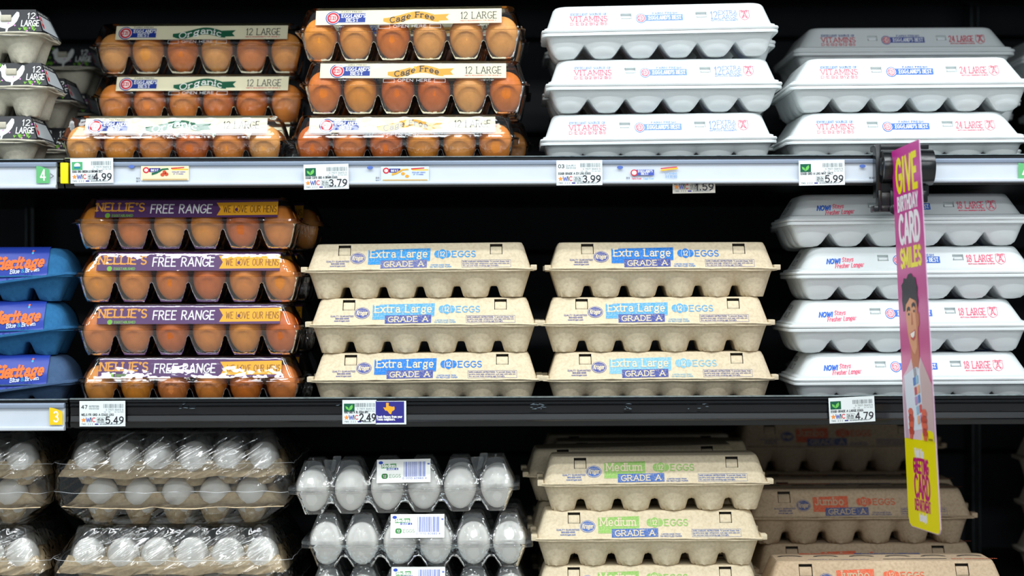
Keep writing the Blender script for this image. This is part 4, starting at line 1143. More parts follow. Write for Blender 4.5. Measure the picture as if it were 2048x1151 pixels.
# ---------------------------------------------------------------- film wrapped packs of two pulp flats
def flat_mesh(nx, ny, p, amp_d, amp_u, z, ex=.012, seed=0, lip=.004):
    """egg flat: cups down, posts up, wavy lip"""
    Lx, Ly = nx * p, ny * p; st = 10
    xs = [-ex, -ex * .6, -ex * .3] + [p * i / st for i in range(nx * st + 1)] + [Lx + ex * .3, Lx + ex * .6, Lx + ex]
    ys = [-.012, -.007, -.0035] + [p * i / st for i in range(ny * st + 1)] + [Ly + .0035, Ly + .007, Ly + .012]
    v = []
    for y in ys:
        for x in xs:
            cx_, cy_ = min(max(x, 0), Lx), min(max(y, 0), Ly)
            u = cx_ / p - .5; w = cy_ / p - .5
            fv = .5 * (math.cos(2 * math.pi * u) + math.cos(2 * math.pi * w))
            ed = min(cy_, Ly - cy_)
            if fv > 0: h = -amp_d * min(1, fv * 1.7) ** .6
            else:
                k_ = min(1, ed / (.35 * p)) if ed > 0 else 0; h = amp_u * min(1, -fv * 1.6) ** .9 * k_
            if x != cx_ or y != cy_:
                ox_ = abs(x - cx_); oy_ = abs(y - cy_)
                keep = max(0, 1 - ox_ / (ex * .7)) if (oy_ == 0 and fv < 0) else 0
                h = h * keep + (0 if oy_ < .009 and ox_ < ex * .95 else -lip) + .0022 * noise.noise(Vector((x * 45, y * 45, seed)))
            elif ed < .001: h = .0016 * noise.noise(Vector((x * 45, y * 45, seed)))
            else: h += .0010 * noise.noise(Vector((x * 90, y * 90, seed)))
            # sagging lip between the corners
            sag = .0035 * math.sin(math.pi * cx_ / Lx) * math.cos(3 * math.pi * cx_ / Lx + seed)
            v.append((x - Lx / 2, y + .012, z + h - abs(sag)))
    n = len(xs); f = []
    for j in range(len(ys) - 1):
        for i in range(n - 1): f.append((j * n + i, j * n + i + 1, (j + 1) * n + i + 1, (j + 1) * n + i))
    me = new_mesh('flat', v, f, [M_pulp_flat], None, 60)
    return me
PK = .0493
fl_low = flat_mesh(5, 4, PK * 1.02, .027, .026, .030, seed=1, ex=.022)
fl_up = flat_mesh(6, 4, PK * .955, .022, .021, .076, seed=4, lip=.009, ex=.010)
v, f = dome_lid(.298, .215, .050, 6, 4, .076)
ld = MB(); ld.add([(x, y, z) for x, y, z in v], f); lid_me = ld.mesh('dl', [M_inner], smooth=40)
def film_mesh(seed, PWd=.312, PDd=.225, PHt=.128):
    prof = [(.040, .0008), (.030, .002), (.012, .014), (.0, .028), (-.004, .045), (-.004, .068), (-.002, .080), (.006, .092), (.018, .112), (.026, .124), (.034, PHt)]
    rings = []
    for (ins, z) in prof:
        rg = rr_ring(PWd, PDd, ins, ins * .55, ins * .55, .022, z, nl=46, ns=20, nc=6)
        out = []
        for (x, y, zz_) in rg:
            q = Vector((x * 26 + zz_ * 30, y * 26, zz_ * 60 + seed))
            a_ = .0016 * noise.noise(q) + .0008 * noise.noise(q * 2.7)
            l = math.hypot(x, y - PDd / 2); s_ = 1 + a_ / l * (1 if .004 < zz_ < .12 else .2)
            out.append((x * s_, (y - PDd / 2) * s_ + PDd / 2 , zz_ + (.5 * a_ if z > .004 else 0)))
        rings.append(out)
    vv, ff_ = loft(rings, True, True)
    return new_mesh('film', vv, ff_, [M_film], None, 180)
seam_me = {}
for zq in (.046, .083):
    rg = [rr_ring(.312, .225, i_, i_ * .55, i_ * .55, .022, zq + dz_, nl=46, ns=20, nc=6, wob=.0022, seed=zq * 100) for i_, dz_ in ((-.0046 if zq < .06 else -.0030, -.0004), (-.0052 if zq < .06 else -.0036, 0), (-.0046 if zq < .06 else -.0030, .0004))]
    vv, ff_ = loft(rg, False, False); seam_me[zq] = new_mesh('seam', vv, ff_, [FROST], None, 180)
TEAL = flat('pack_label_teal', (24, 84, 104)); PBC = flat('pack_barcode_blue', (50, 70, 130)); LBW = flat('pack_label_white', (190, 195, 195))
d = Decal(px)
d.rect(-178, 175, 4, 52, LBW, 0); d.rect(-115, -55, 22, 50, TEAL, 1); d.text('EGGS', -110, 30, 12, width=48, w=.2, m=LBW, serif=True, layer=2)
d.text('60 COUNT', -20, 26, 14, width=70, w=.2, m=LDK, serif=True); d.barcode(102, 152, 8, 50, PBC, 1, seed=9, step=1.2)
packlab = d.build('pl', lambda u, v, e: (u, .022 + v * 1.1, .1205 + .0050 * min(1, v / .012) + e))
def film_pack(cx, base, Y, lv, lab, where, seed, n_up=True, top_label=True, H=.1275, rz=0, dx=0):
    x = W(cx, 575, Y).x
    t = thing('film_wrapped_egg_pack', lab, 'egg pack', (x, Y, base + lv * H), (0, 0, math.radians(rz)), 'film wrapped packs of white eggs')
    obj('film_wrap', film_mesh(seed), t)
    obj('lower_flat', fl_low, t); obj('upper_flat', fl_up, t)
    obj('clear_lid', lid_me, t)
    for zq in (.046, .083): obj('film_seam', seam_me[zq], t)
    if top_label: obj('top_label', packlab, t)
    g = 'white eggs in the film wrapped packs'
    put_eggs(t, 5, 3, PK * 1.02, PK * 1.02, .012 + PK * .51, .0065, [EGG_W], 'white egg', 'lower flat of %s' % where, g)
    put_eggs(t, 6, 3, PK * .955, PK * .955, .012 + PK * .478, .0535, [EGG_W], 'white egg', 'upper flat of %s' % where, g)
    return t
film_pack(343, Z_LOW, .018, 1, 'film wrapped pack of white eggs on two flats, left of the clear Medium cartons', 'upper film pack', 1, rz=.6)
film_pack(338, Z_LOW, .012, 0, 'film wrapped egg pack under the first, its lower part out of frame', 'lower film pack', 7, top_label=False, rz=-.8)
film_pack(-146, Z_LOW, .014, 1, 'film wrapped egg pack cut by the left picture edge, upper one', 'left upper film pack', 13, rz=1)
film_pack(-150, Z_LOW, .012, 0, 'film wrapped egg pack cut by the left picture edge, lower one', 'left lower film pack', 17, top_label=False, rz=-.5)

# ---------------------------------------------------------------- black sleeved cartons at upper left
CARDB = flat('black_printed_card', (38, 40, 44), .45); WP = flat('sleeve_white', (228, 230, 226)); GL = flat('sleeve_leaf_green', (110, 170, 50)); PK_ = flat('sleeve_pink', (200, 130, 190)); SR = flat('sleeve_red', (214, 50, 60)); SG = flat('sleeve_panel_grey', (190, 198, 202))
def hen(d, cx, cz, s_, m, layer=1, flip=1):
    pts = [(-30, 16), (-27, 24), (-24, 20), (-20, 25), (-17, 19), (-14, 10), (-6, 3), (6, 2), (14, 6), (20, 16), (24, 22), (30, 20), (32, 10), (28, -4), (20, -16), (8, -24), (6, -36), (12, -40), (-6, -40), (2, -36), (2, -25), (-12, -22), (-24, -10), (-28, 4), (-34, 10)]
    d.poly([(cx + x * s_ * flip, cz + z * s_) for x, z in pts], m, layer)
def sleeve_print(k):
    d = Decal(px)
    hen(d, 157, 31, .78, WP, 1); hen(d, -60, 31, .78, WP, 1)
    r = random.Random(3)
    for _ in range(260):
        x = r.uniform(-225, 222); z = r.choice((r.uniform(6, 14), r.uniform(44, 53), r.uniform(6, 53)))
        if 134 < x < 184 and 6 < z < 50: continue
        if 184 < x < 226 and 14 < z < 47: continue
        for q in range(3):
            a_ = math.radians(60 + q * 30 + r.uniform(-8, 8)); l = r.uniform(4, 8)
            zt_ = z + l * math.sin(a_)
            if zt_ > 52 or (134 < x < 184 and 6 < zt_ < 50): continue
            d.line([(x, z), (x + l * math.cos(a_), zt_)], 1.3, GL, 1)
    for _ in range(22):
        x = r.uniform(-220, 222); z = r.uniform(6, 52); d.ell(x, z, 1.8, 1.8, PK_, 2, 8)
    d.text('12', 206, 33, 12, width=15, w=.14, m=WP, align='c', layer=2); d.text('LARGE', 206, 17, 12, width=35, w=.15, m=WP, align='c', layer=2)
    return d
# sleeve: card folded over the lid front, top and ends
k = kg
def sleeve_mesh(k):
    b = MB(); e = .0008; za, zb = k.Ht + .001, k.H + e
    zc_ = za - .004
    y0, y1 = .0004, k.yf(k.z1) - e
    py = lambda z: y0 + (y1 - y0) * (z - zc_) / (zb - zc_)
    k.py = py
    xa, xb = k.L / 2 + .0005, k.L / 2 - .012
    yb0, yb1 = k.D - y0, k.D - y1
    P = [(-xa, y0, za - .004), (xa - .03, y0, za - .004), (xa - .014, py(za + .002), za + .002), (xa, py(za + .0025), za + .0025), (xb, y1, zb), (-xb, y1, zb), (-xb, yb1, zb), (xb, yb1, zb), (xa, yb0, za + .0025), (-xa, yb0, za)]
    b.add(P, [(0, 1, 2, 3, 4, 5), (5, 4, 7, 6), (3, 8, 7, 4), (0, 5, 6, 9), (9, 6, 7, 8)])
    m_ = b.mesh('sleeve', [CARDB], smooth=10)
    return m_
slv = sleeve_mesh(kg)
slp = sleeve_print(kg).build('sp', lambda u, v, e: (u, kg.py(kg.Ht + v) - e, kg.Ht + v))
d = Decal(px)
d.rect(8, 138, 10, 42, SG, 1); d.ell(22, 27, 10, 13, SR, 2); d.text('FREE', 22, 25, 5, width=14, w=.2, m=WP, align='c', layer=3)
d.text('CAGE FREE & ORGANIC', 6, 45, 4, width=120, w=.2, m=WP); d.text('KEEP REFRIGERATED', 40, 4, 3, width=90, w=.2, m=WP)
xa, xb = kg.L / 2 + .0005, kg.L / 2 - .012
slend = d.build('se', lambda u, v, e: (xa + (xb - xa) * (v - .0035) / (kg.H + .0008 - kg.Ht - .0035) + e, kg.py(kg.Ht + v) + .002 + u * 1.0 * (1 - v / .09), kg.Ht + v))
tb = MB(); tb.prism_x([(0, 0), (-.0035, .001), (-.0040, .0075), (-.002, .0085), (0, .0085)], -.007, .007); tabm = tb.mesh('tab', [M_pulp_grey], bevel=.0006)
dk = Decal(px); dk.rect(-13, 13, -4, 11, M_hole, 3)
GS = 'black printed sleeve cartons'
for lv, cx, Y, rz, lab in ((0, -158, 0, -.5, 'grey pulp carton in black hen-printed sleeve, bottom of the left stack'), (1, -137, 0, .3, 'grey pulp carton in black hen-printed sleeve, middle of the left stack'),
                          (2, -147, 0, 0, 'grey pulp carton in black hen-printed sleeve, top of the left stack'),
                          (0, -70, .17, 0, 'black sleeved carton hidden low behind the left stack'), (1, -75, .17, 0, 'black sleeved carton behind the stack, next to the Organic cartons'),
                          (0, -20, .36, 0, 'black sleeved carton deep in the shade, lowest'), (1, -20, .36, 0, 'black sleeved carton deep in the shade, middle'), (2, -12, .36, 0, 'black sleeved carton deep in the shade, its hen print barely lit')):
    t = put('pulp_sleeved', cx, Z_TOP, Y, lv, lab, GS, 'sleeved_egg_carton', rz=rz, dz=.001)
    s_ = obj('card_sleeve', slv, t)
    obj('front_print', slp, s_); obj('end_print', slend, s_)
    for hx in (157, -60):
        o = obj('latch_tab', tabm, t, (hx * px, kg.py(kg.Ht + 27 * px), kg.Ht + 27 * px))

# ---------------------------------------------------------------- blue cartons at middle left
LBL = flat('blue_printed_label', (38, 62, 158), .3); LOR = flat('label_orange', (240, 110, 40)); LPW = flat('label_pale', (215, 222, 240)); LDB = flat('label_dark_blue', (28, 48, 140)); LCY = flat('label_cyan', (70, 170, 210))
def blue_kind(key, m):
    k = Kind(); L, Dp, Ht, H = 464 * px, .106, .0345, .0712
    k.L, k.D, k.Ht, k.H = L, Dp, Ht, H; zt = H
    v, f = tray_mesh('b', L, Dp, Ht - .001, 6, 2, m, a=.66, flatw=.12, web=.5, p=.8, v0=.45, scal=.3, round_b=.05)
    mb = MB(); mb.add(v, f); v, f = rim(L, Dp, Ht - .0022, Ht - .0002, .006, 0, .01, wob=.0008, seed=2); mb.add(v, f)
    k.tray = mb.mesh('tray', [m], smooth=60)
    def droop(ring):
        out = []
        for x, y, z in ring:
            a_ = max(0, min(.015, .14 * (L / 2 - x - .006))) if x > -.1 else max(0, min(.015, .14 * (x + L / 2 - .006)))
            out.append((x, y, z - a_ * (1 if y < Dp / 2 else 0) * max(0, 1 - (z - Ht) / .03)))
        return out
    rings = [droop(rr_ring(L, Dp, 0, 0, 0, .010, Ht + .0002, nl=30)), droop(rr_ring(L, Dp, -.0015, -.0022, -.001, .010, Ht + .001, nl=30)), droop(rr_ring(L, Dp, -.001, -.0022, -.001, .010, Ht + .0028, nl=30)),
             droop(rr_ring(L, Dp, .003, .001, .003, .010, Ht + .0035, nl=30)),]
    for ins, fi, z in ((.005, .004, .005), (.006, .006, .012), (.008, .010, .020), (.0125, .0155, .028), (.0165, .0185, .0325), (.021, .021, .0355), (.030, .026, H - Ht)):
        rings.append(droop(rr_ring(L, Dp, ins, fi, fi, .018, Ht + z, nl=30)))
    v, f = loft(rings, False, True)
    k.lid = new_mesh('lid', v, f, [m], None, 50)
    k.tabs = []; k.prints = {}; k.m = m
    KINDS[key] = k
    return k
kb = blue_kind('pulp_blue', M_pulp_blue); kb2 = blue_kind('pulp_slate', M_pulp_slate)
# glossy label hugging the lid front and top
def lab_curve(v):
    pts = [(-.009, -.0030), (.0, .0000), (.005, .0028), (.012, .0042), (.020, .0090), (.028, .0145), (.0325, .0175), (.0355, .0200), (.0368, .026), (.0368, .08)]
    t = (v + .009) / (.0368 + .009)
    for (a, b_), (c, e_) in zip(pts[:-2], pts[1:-1]):
        if v <= c: return b_ + (e_ - b_) * (v - a) / (c - a)
    return pts[-2][1]
xr = 186 * px
b = MB(); vs = [.0008, .003, .005, .008, .013, .018, .023, .028, .0325, .0352, .0369]
cols = [-186 * px + (xr + 186 * px) * i / 20 for i in range(21)]
V = []
def dro(x, v):
    a_ = max(0, min(.015, .14 * (kb.L / 2 - abs(x) - .006))); return -a_ * max(0, 1 - v / .03)
for v_ in vs:
    for x in cols: V.append((x, lab_curve(v_) - .0008, kb.Ht + v_ + max(0, 1 - abs(v_ / .008)) * 0 + dro(x, max(v_, 0)) * .9 + .001))
for x in cols: V.append((x, .075, kb.H + .0006))
n = len(cols)
b.add(V, [(j * n + i, j * n + i + 1, (j + 1) * n + i + 1, (j + 1) * n + i) for j in range(len(vs)) for i in range(n - 1)])
lab_me = b.mesh('bl', [LBL], smooth=60)
def blab(d):
    d.text('Heritage', 84, 20, 17, width=92, w=.25, m=LOR, serif=True, layer=2, slant=.2)
    d.text('Blue', 112, 12, 6, width=18, w=.2, m=LPW, serif=True, layer=2, slant=.1); d.text('&', 134, 12, 6, width=6, w=.16, m=LCY, layer=2); d.text('Brown', 143, 12, 6, width=26, w=.2, m=LPW, serif=True, layer=2, slant=.1)
    r = random.Random(8)
    for i in range(46):
        x = r.uniform(-160, 158); d.line([(x, 3), (x + r.uniform(-6, 6), r.uniform(6, 11))], 1.1, LDB, 1)
    for i in range(10):
        x = r.uniform(-160, 160); d.ell(x, r.uniform(40, 50), 2.4, 2, r.choice((LOR, LCY)), 1, 8)
d = Decal(px); blab(d)
bpr = d.build('bp', lambda u, v, e: (u, lab_curve(v) - .0010 - e, kb.Ht + v + dro(u, max(v, 0)) * .9 + .001))
for lv, cx, key, rz, lab in ((0, -93, 'pulp_slate', -1.5, 'slate blue pulp carton, lowest of the blue stack at the left edge'), (1, -100, 'pulp_blue', -.5, 'bright blue pulp carton, middle of the blue stack at the left edge'), (2, -92, 'pulp_blue', -.5, 'bright blue pulp carton, top of the blue stack at the left edge')):
    t = put(key, cx, Z_MID, 0, lv, lab, 'blue pulp cartons', 'pulp_egg_carton', rz=rz, dz=.001)
    s_ = obj('label', lab_me, t); obj('label_print', bpr, s_)
for lv in range(3):
    put('pulp_slate', -88 + 3 * lv, Z_MID, .115, lv, 'shaded blue pulp carton behind the front blue stack, %s level' % LV[lv], 'blue pulp cartons', 'pulp_egg_carton')

# ---------------------------------------------------------------- price tags and channel prints
TK = flat('tag_ink_black', (44, 42, 50)); TG = flat('tag_ink_grey', (120, 128, 132)); TW = flat('tag_paper', (228, 236, 236), .4)
TGN = flat('tag_leaf_panel', (16, 92, 66)); TLF = flat('tag_leaf', (110, 196, 90)); TO = flat('tag_orange', (240, 150, 70)); TB = flat('tag_wic_blue', (90, 100, 180)); TR = flat('tag_wic_red', (214, 70, 84)); TV = flat('tag_violet', (50, 44, 130)); TTX = flat('tag_state_orange', (250, 170, 40))
def tag_decal(w, h, num, dept, leaf, name, unit, price, wic=True, organic=False, paper=TW, cut_top=0):
    d = Decal(px)
    hw = w / 2
    d.rect(-hw, hw, 0, h - cut_top, paper, 0)
    if leaf:
        x0, x1, z0, z1 = -hw + 3, -hw + 24, h - 23, h - 7
        d.rect(x0, x1, z0, z1, TGN if not organic else flat('organic_green', (80, 170, 110)), 1)
        if organic:
            d.ell((x0 + x1) / 2, (z0 + z1) / 2 + 1, 6, 5, TW, 2); d.rect((x0 + x1) / 2 - 6, (x0 + x1) / 2 + 6, z0 + 3, z0 + 7, flat('teal_wave', (40, 130, 150)), 3)
        else:
            cx = (x0 + x1) / 2; d.poly([(cx, z0 + 2), (cx - 6.5, z0 + 6), (cx - 7.5, z0 + 11), (cx - 2.5, z0 + 9)], TLF, 2); d.poly([(cx, z0 + 2), (cx + 5, z0 + 5), (cx + 7, z0 + 9), (cx + 6, z0 + 14), (cx + 1, z0 + 10), (cx - .5, z0 + 6)], TLF, 3)
    if num:
        d.text(num, -hw + 4, h - 15, 6.5, width=11, w=.2, m=TK); d.text(dept, -hw + 19, h - 12, 3, width=19, w=.2, m=TG); d.text('03/21/22', -hw + 19, h - 16.5, 3, width=19, w=.2, m=TG)
    d.barcode(hw - 43, hw - 3, h - 14, h - 6, TG, 1, seed=len(name), step=.9)
    d.text('0 71571 50413 5', hw - 38, h - 19, 3, width=34, w=.18, m=TG); d.text('14  18    3/14/22', hw - 42, h - 22.8, 2.2, width=38, w=.18, m=TG)
    d.text(name, -hw + 4, 21 if h > 45 else 17, 4, width=w * .70, w=.22, m=TK)
    if wic:
        cx, cz = -hw + 8, 12.5
        star = []
        for i in range(10):
            a_ = math.pi / 2 + i * math.pi / 5; r = 5.5 if i % 2 == 0 else 2.6
            star.append((cx + r * math.cos(a_), cz + r * math.sin(a_)))
        d.poly(star, TO, 1); d.text('W', cx + 5, 9, 8, width=8, w=.2, m=TB, layer=2); d.text('I', cx + 14, 9, 8, width=1.2, w=.2, m=TGN, layer=2); d.text('C', cx + 17, 9, 8, width=5.5, w=.2, m=TR, layer=2)
    if w > 70: d.line([(-hw + 34, 7), (-hw + 53, 7), (-hw + 50, 17), (-hw + 34, 17)], .5, TG, 1, closed=True)
    if w > 70: d.text(unit, -hw + 35.5, 11.5, 4, width=12.5, w=.2, m=TK, layer=2)
    if w > 70: d.text('PER OUNCE', -hw + 35.5, 8, 2.2, width=13, w=.2, m=TG, layer=2)
    d.text('YWG  2 2 2', -hw + 4, 3, 3, width=22, w=.18, m=TG); d.rect(-hw + 30, -hw + 37, 3, 5.5, TV, 1); d.text('KEEP REFRIGERATED WHILE SUPPLIES LAST', -hw + 40, 3.2, 2, width=w - 50, w=.2, m=TG)
    if w < 70: d.text(price, hw - 2, 6, 13.5, width=31, w=.18, m=TK, align='r', layer=2)
    else: d.text(price, hw - 4, 6, 12.5, width=34, w=.18, m=TK, align='r', layer=2)
    return d
def put_decal(d, name, pxx, pyy, Y, lab, cat, rot=0.0, thick=.0005, w=None, h=None, back=None, group=None, lean=0.0):
    p = W(pxx, pyy, Y)
    me = d.build(name, lambda u, v, e: (u, -e, v), eps=.0001, step=.00010)
    t = thing(name, lab, cat, p, (lean, math.radians(rot), 0), group)
    if w:
        b = MB(); b.box(-w / 2 * px, w / 2 * px, 0, thick, 0, h * px); obj('card', b.mesh('card', [back or TW]), t)
    obj('printing', me, t)
    return t
YT = -.0440
GT = 'price tags'
TAGS = [
 (184, 366, 84, 49, None, '', True, 'EGGS ORG GREEN LG BROWN 12CT', '41.6c', '4.99', True, True, -.6, 'price tag reading 4.99 with a pale green emblem'),
 (653, 378, 88, 49, None, '', True, 'EGGB CGFR GRD A BRWN EGGS', '31.6c', '3.79', True, False, -1.0, 'price tag reading 3.79 with a green leaf emblem'),
 (1159, 370, 90, 49, '03', 'DAIRY', False, 'EGGB GRADE A EX LRG EGGS', '33.3c', '3.99', True, False, -.3, 'price tag reading 3.99, numbered 03'),
 (1644, 370, 90, 49, None, '', True, 'EGGB GRD A LRG WHT 24CT', '25.0c', '5.99', False, False, -.8, 'price tag reading 5.99 with leaf, left of the sign clamp'),
 (205, 852, 90, 50, '47', 'NUTRITION', False, 'NELS FR GRD A EGGS LRG', '45.8c', '5.49', True, False, 0, 'price tag reading 5.49, numbered 47, on the black rail'),
 (719, 847, 67, 47, None, '', True, 'KRO GRD A XL EGGS RPC', '20.8', '2.49', True, False, 0, 'narrow price tag reading 2.49 beside the violet state card'),
 (1705, 844, 90, 50, None, '', True, 'EGGB GRADE A LARGE EGGS', '26.6c', '4.79', True, False, -2.6, 'tilted price tag reading 4.79 with leaf on the black rail'),
]
for (cx, cy, w, h, num, dept, leaf, name, unit, price, wic, org, rot, lab) in TAGS:
    cn = Decal(px)
    d = tag_decal(w, h, num, dept, leaf, name, unit, price.replace('c', ''), wic, org)
    put_decal(d, 'price_tag', cx, cy, YT if cy < 500 else -.0372, lab, 'price tag', rot=rot, w=w, h=h, group=GT)
OLD = flat('aged_tag_paper', (206, 200, 188), .5)
d = tag_decal(84, 40, None, '', False, 'EGG LRG', '13.3c', '1.59', True, False, paper=OLD)
# only the lower strip of this tag shows below the white channel
p = put_decal(d, 'price_tag', 1388, 386, -.0335, 'worn beige price tag reading 1.59 tucked under the white channel', 'price tag', rot=-.6, w=84, h=38, back=OLD, group=GT)
# violet card with the orange state
d = Decal(px)
d.rect(-30, 30, 0, 46, TW, 0); d.rect(-30, 26, 3, 45, flat('violet_card', (48, 44, 132)), 1)
tx = [(-.5, 1), (-.1, 1), (-.1, .42), (.1, .35), (.45, .25), (.75, .3), (.8, -.1), (.75, -.35), (.4, -.6), (.25, -1.15), (0, -1.05), (-.25, -.6), (-.4, -.45), (-.6, -.5), (-.95, .15), (-.5, .1)]
d.poly([(-3 + x * 13, 32 + z * 10.5) for x, z in tx], TTX, 2)
d.text('Fresh flavors from your', -28, 13, 4.2, width=50, w=.24, m=LWHT, layer=2); d.text('Texas neighbors.', -28, 8, 4.2, width=36, w=.24, m=LWHT, layer=2)
put_decal(d, 'promotion_card', 782, 848, -.0372, 'small violet card with an orange state outline beside the 2.49 tag', 'card', w=60, h=46)
# number plates at the rail ends
def plate(col, num, arrow):
    d = Decal(px)
    n = 8; pts = [(-13, -2), (13, -2)] + [(13 - 0 * i, 22 + 0 * i) for i in range(1)] + [(13 - 26 * i / n, 24 + 8 * math.sin(math.pi / 2 * i / n)) for i in range(n + 1)]
    d.poly(pts, col, 0)
    d.text(num, 0, 4, 20, width=9 if num == '4' else 8, w=.14, m=LWHT, align='c')
    if arrow: d.text('>', 15, 5, 14, width=6, w=.08, m=LDK)
    return d
PGR = flat('plate_green', (98, 180, 116)); PYE = flat('plate_yellow', (238, 200, 30))
put_decal(plate(PGR, '4', True), 'number_label', 86, 364, -.0405, 'green label with white number 4 at the end of the left channel', 'label')
put_decal(plate(PYE, '3', False), 'number_label', 112, 847, -.0405, 'yellow label with white number 3 at the end of the middle left channel', 'label')
put_decal(plate(PGR, '4', False), 'number_label', 2050, 358, -.0405, 'green number 4 label cut off by the right picture edge', 'label')
# printed pictures and dots on the channel strip
OV = flat('dot_blue', (84, 112, 186))
for cx, cy in ((263, 333), (740, 335), (1240, 334.5), (1725, 332)):
    d = Decal(px); d.ell(0, 0, 6, 3.4, OV, 0)
    put_decal(d, 'oval_mark', cx, cy, -.0402, 'tiny blue oval printed on the white channel, %s' % {263: 'left of the small cream picture', 740: 'left of the pale blue picture', 1240: 'left of the blue and yellow print', 1725: 'beside the sign clamp'}[cx], 'mark', group='blue ovals on the channel')
CB = flat('mini_label_cream', (240, 226, 184)); CB2 = flat('mini_label_blue', (208, 226, 238))
def mini(base, third):
    d = Decal(px)
    d.rect(-47, 47, -14, 14, base, 0); d.rect(-44, 44, -14, -11, flat('mini_tan', (200, 170, 120)), 1)
    d.ell(-37, 6, 6.5, 6, LRED, 2); d.ell(-37, 6, 3.6, 3.2, LWHT, 3); d.rect(-31, -9, 2, 10, TV, 1); d.text('BEST', -27, 4, 3.5, width=14, w=.2, m=LWHT, serif=True, layer=2)
    d.poly([(-26, -4), (-16, -1), (-4, 6), (8, 7), (6, 10), (-6, 9), (-18, 2), (-26, 1)], third, 3)
    d.rect(14, 46, 6, 8.5, YEL, 1); d.poly([(12, 8), (38, 10), (38, 12), (12, 10.5)], LRED, 2)
    d.text('EXCELLENT SOURCE', 14, 1, 2.4, width=26, w=.2, m=TB); d.text('OF VITAMINS', 16, -3, 2.4, width=20, w=.2, m=TB)
    return d
m1 = mini(CB, LGRN); 
for q in ((0, 2), (4, -2), (-4, -3)): m1.ell(-1 + q[0], q[1], 4, 3.4, flat('mini_tomato', (206, 80, 50)), 4)
put_decal(m1, 'channel_picture', 330, 346, -.0402, 'small printed picture of a cream label on the channel, by the 4.99 tag', 'picture', rot=0)
m2 = mini(CB2, LGOLD)
for q in ((-4, 0), (4, -5)): m2.ell(q[0], q[1], 4, 3, flat('mini_yolk', (250, 160, 50)), 4)
put_decal(m2, 'channel_picture', 810, 347, -.0402, 'small printed picture of a pale blue label on the channel, by the 3.79 tag', 'picture')
d = Decal(px); PB_ = flat('pale_print_blue', (110, 160, 210))
d.rect(-30, 5, -6, 5, flat('mini_blue', (70, 90, 180)), 0); d.ell(-34, -1, 7, 6.4, LRED, 1); d.ell(-34, -1, 4.6, 4.2, LWHT, 2); d.text("EGG*LAND'S", -26, 0, 4, width=28, w=.18, m=LWHT, serif=True, layer=1); d.text('BEST', -20, -5, 4, width=14, w=.18, m=LWHT, serif=True, layer=1)
d.text('Farm Fresh', -38, -14, 3, width=18, w=.2, m=LRED); d.text('Cage Free', -16, -14, 3, width=20, w=.2, m=PB_)
d.poly([(18, 2), (52, 6), (52, 9), (18, 5)], YEL, 0); d.poly([(18, 6), (50, 9), (50, 11), (18, 8)], LRED, 0); d.text('VITAMINS', 26, -5, 4, width=24, w=.16, m=PB_); d.text('D E B2 B12', 28, -11, 4, width=22, w=.16, m=PB_)
put_decal(d, 'channel_picture', 1303, 344, -.0402, 'small blue and yellow print on the channel, right of the 3.99 tag', 'picture')
for cx, cy in ((276, 360), (755, 359), (1256, 359), (1742, 359)):
    d = Decal(px); d.text('B3', -3, 2, 3, width=6, w=.2, m=TK); d.text('B1', -3, -4, 3, width=6, w=.2, m=TK)
    put_decal(d, 'tiny_code', cx, cy, -.0402, 'tiny black code printed low on the white channel, %s' % {276: 'left of the cream picture', 755: 'left of the pale blue picture', 1256: 'left of the blue and yellow print', 1742: 'beside the sign clamp'}[cx], 'mark', group='tiny codes on the channel')

# ---------------------------------------------------------------- the sign blade and its clamp
Ya, Yb_ = -.075, -.204
A = W(1783, 303, Ya); B_ = W(1838, 278, Yb_); C_ = W(1818, 1050, Ya); E_ = W(1882, 1071, Yb_)
def sp(s_, t_): return A.lerp(B_, s_).lerp(C_.lerp(E_, s_), t_)
nrm = (B_ - A).cross(C_ - A).normalized()
cam_o = Vector((0, -D0, ZC)); ray = E_ - cam_o
E_ = cam_o + ray * ((A - cam_o).dot(nrm) / ray.dot(nrm))   # the four corners lie in one plane
if nrm.x > 0: nrm = -nrm
# nrm points to the side that faces the camera (towards -x)
base = sp(.5, 1.0)
t = thing('hanging_sign', 'tall narrow magenta and yellow greeting card sign hanging from the shelf clamp', 'sign', A)
def spl(s_, t_, e=0): return sp(s_, t_) + nrm * e - A
outl = [(0, 0), (1, 0), (1, .985), (.97, .995), (.92, 1), (.10, 1), (.03, .993), (0, .975)]
b = MB(); n = len(outl)
vv = [spl(s_, q, 0) for s_, q in outl] + [spl(s_, q, -.0008) for s_, q in outl]
b.add(vv, [tuple(range(n)), tuple(range(n, 2 * n))[::-1]] + [(i, n + i, n + (i + 1) % n, (i + 1) % n) for i in range(n)])
MAG = mat('sign_magenta', (198, 40, 142), .35, spec=.4); 
obj('blade', b.mesh('blade', [flat('sign_card_edge', (225, 190, 215), .4)], smooth=10), t)
def gradient_mat(name, c1, c2, c3):
    m = bpy.data.materials.new(name); m.use_nodes = True; nt = m.node_tree; bs = nt.nodes['Principled BSDF']; bs.inputs['Roughness'].default_value = .35
    tc = nt.nodes.new('ShaderNodeTexCoord'); sx = nt.nodes.new('ShaderNodeSeparateXYZ'); nt.links.new(tc.outputs['Generated'], sx.inputs[0])
    r = nt.nodes.new('ShaderNodeValToRGB'); nt.links.new(sx.outputs['Z'], r.inputs[0])
    r.color_ramp.elements[0].position = .0; r.color_ramp.elements[0].color = lin(c1); r.color_ramp.elements[1].position = 1; r.color_ramp.elements[1].color = lin(c3)
    e = r.color_ramp.elements.new(.45); e.color = lin(c2)
    nt.links.new(r.outputs[0], bs.inputs['Base Color']); return m
GRAD = gradient_mat('sign_magenta_print', (214, 60, 120), (200, 62, 140), (206, 36, 150))
d = Decal(1)   # u across 0..1, v down 0..1 (negated for text)
def smap(u, v, e): return tuple(spl(u, -v, e))
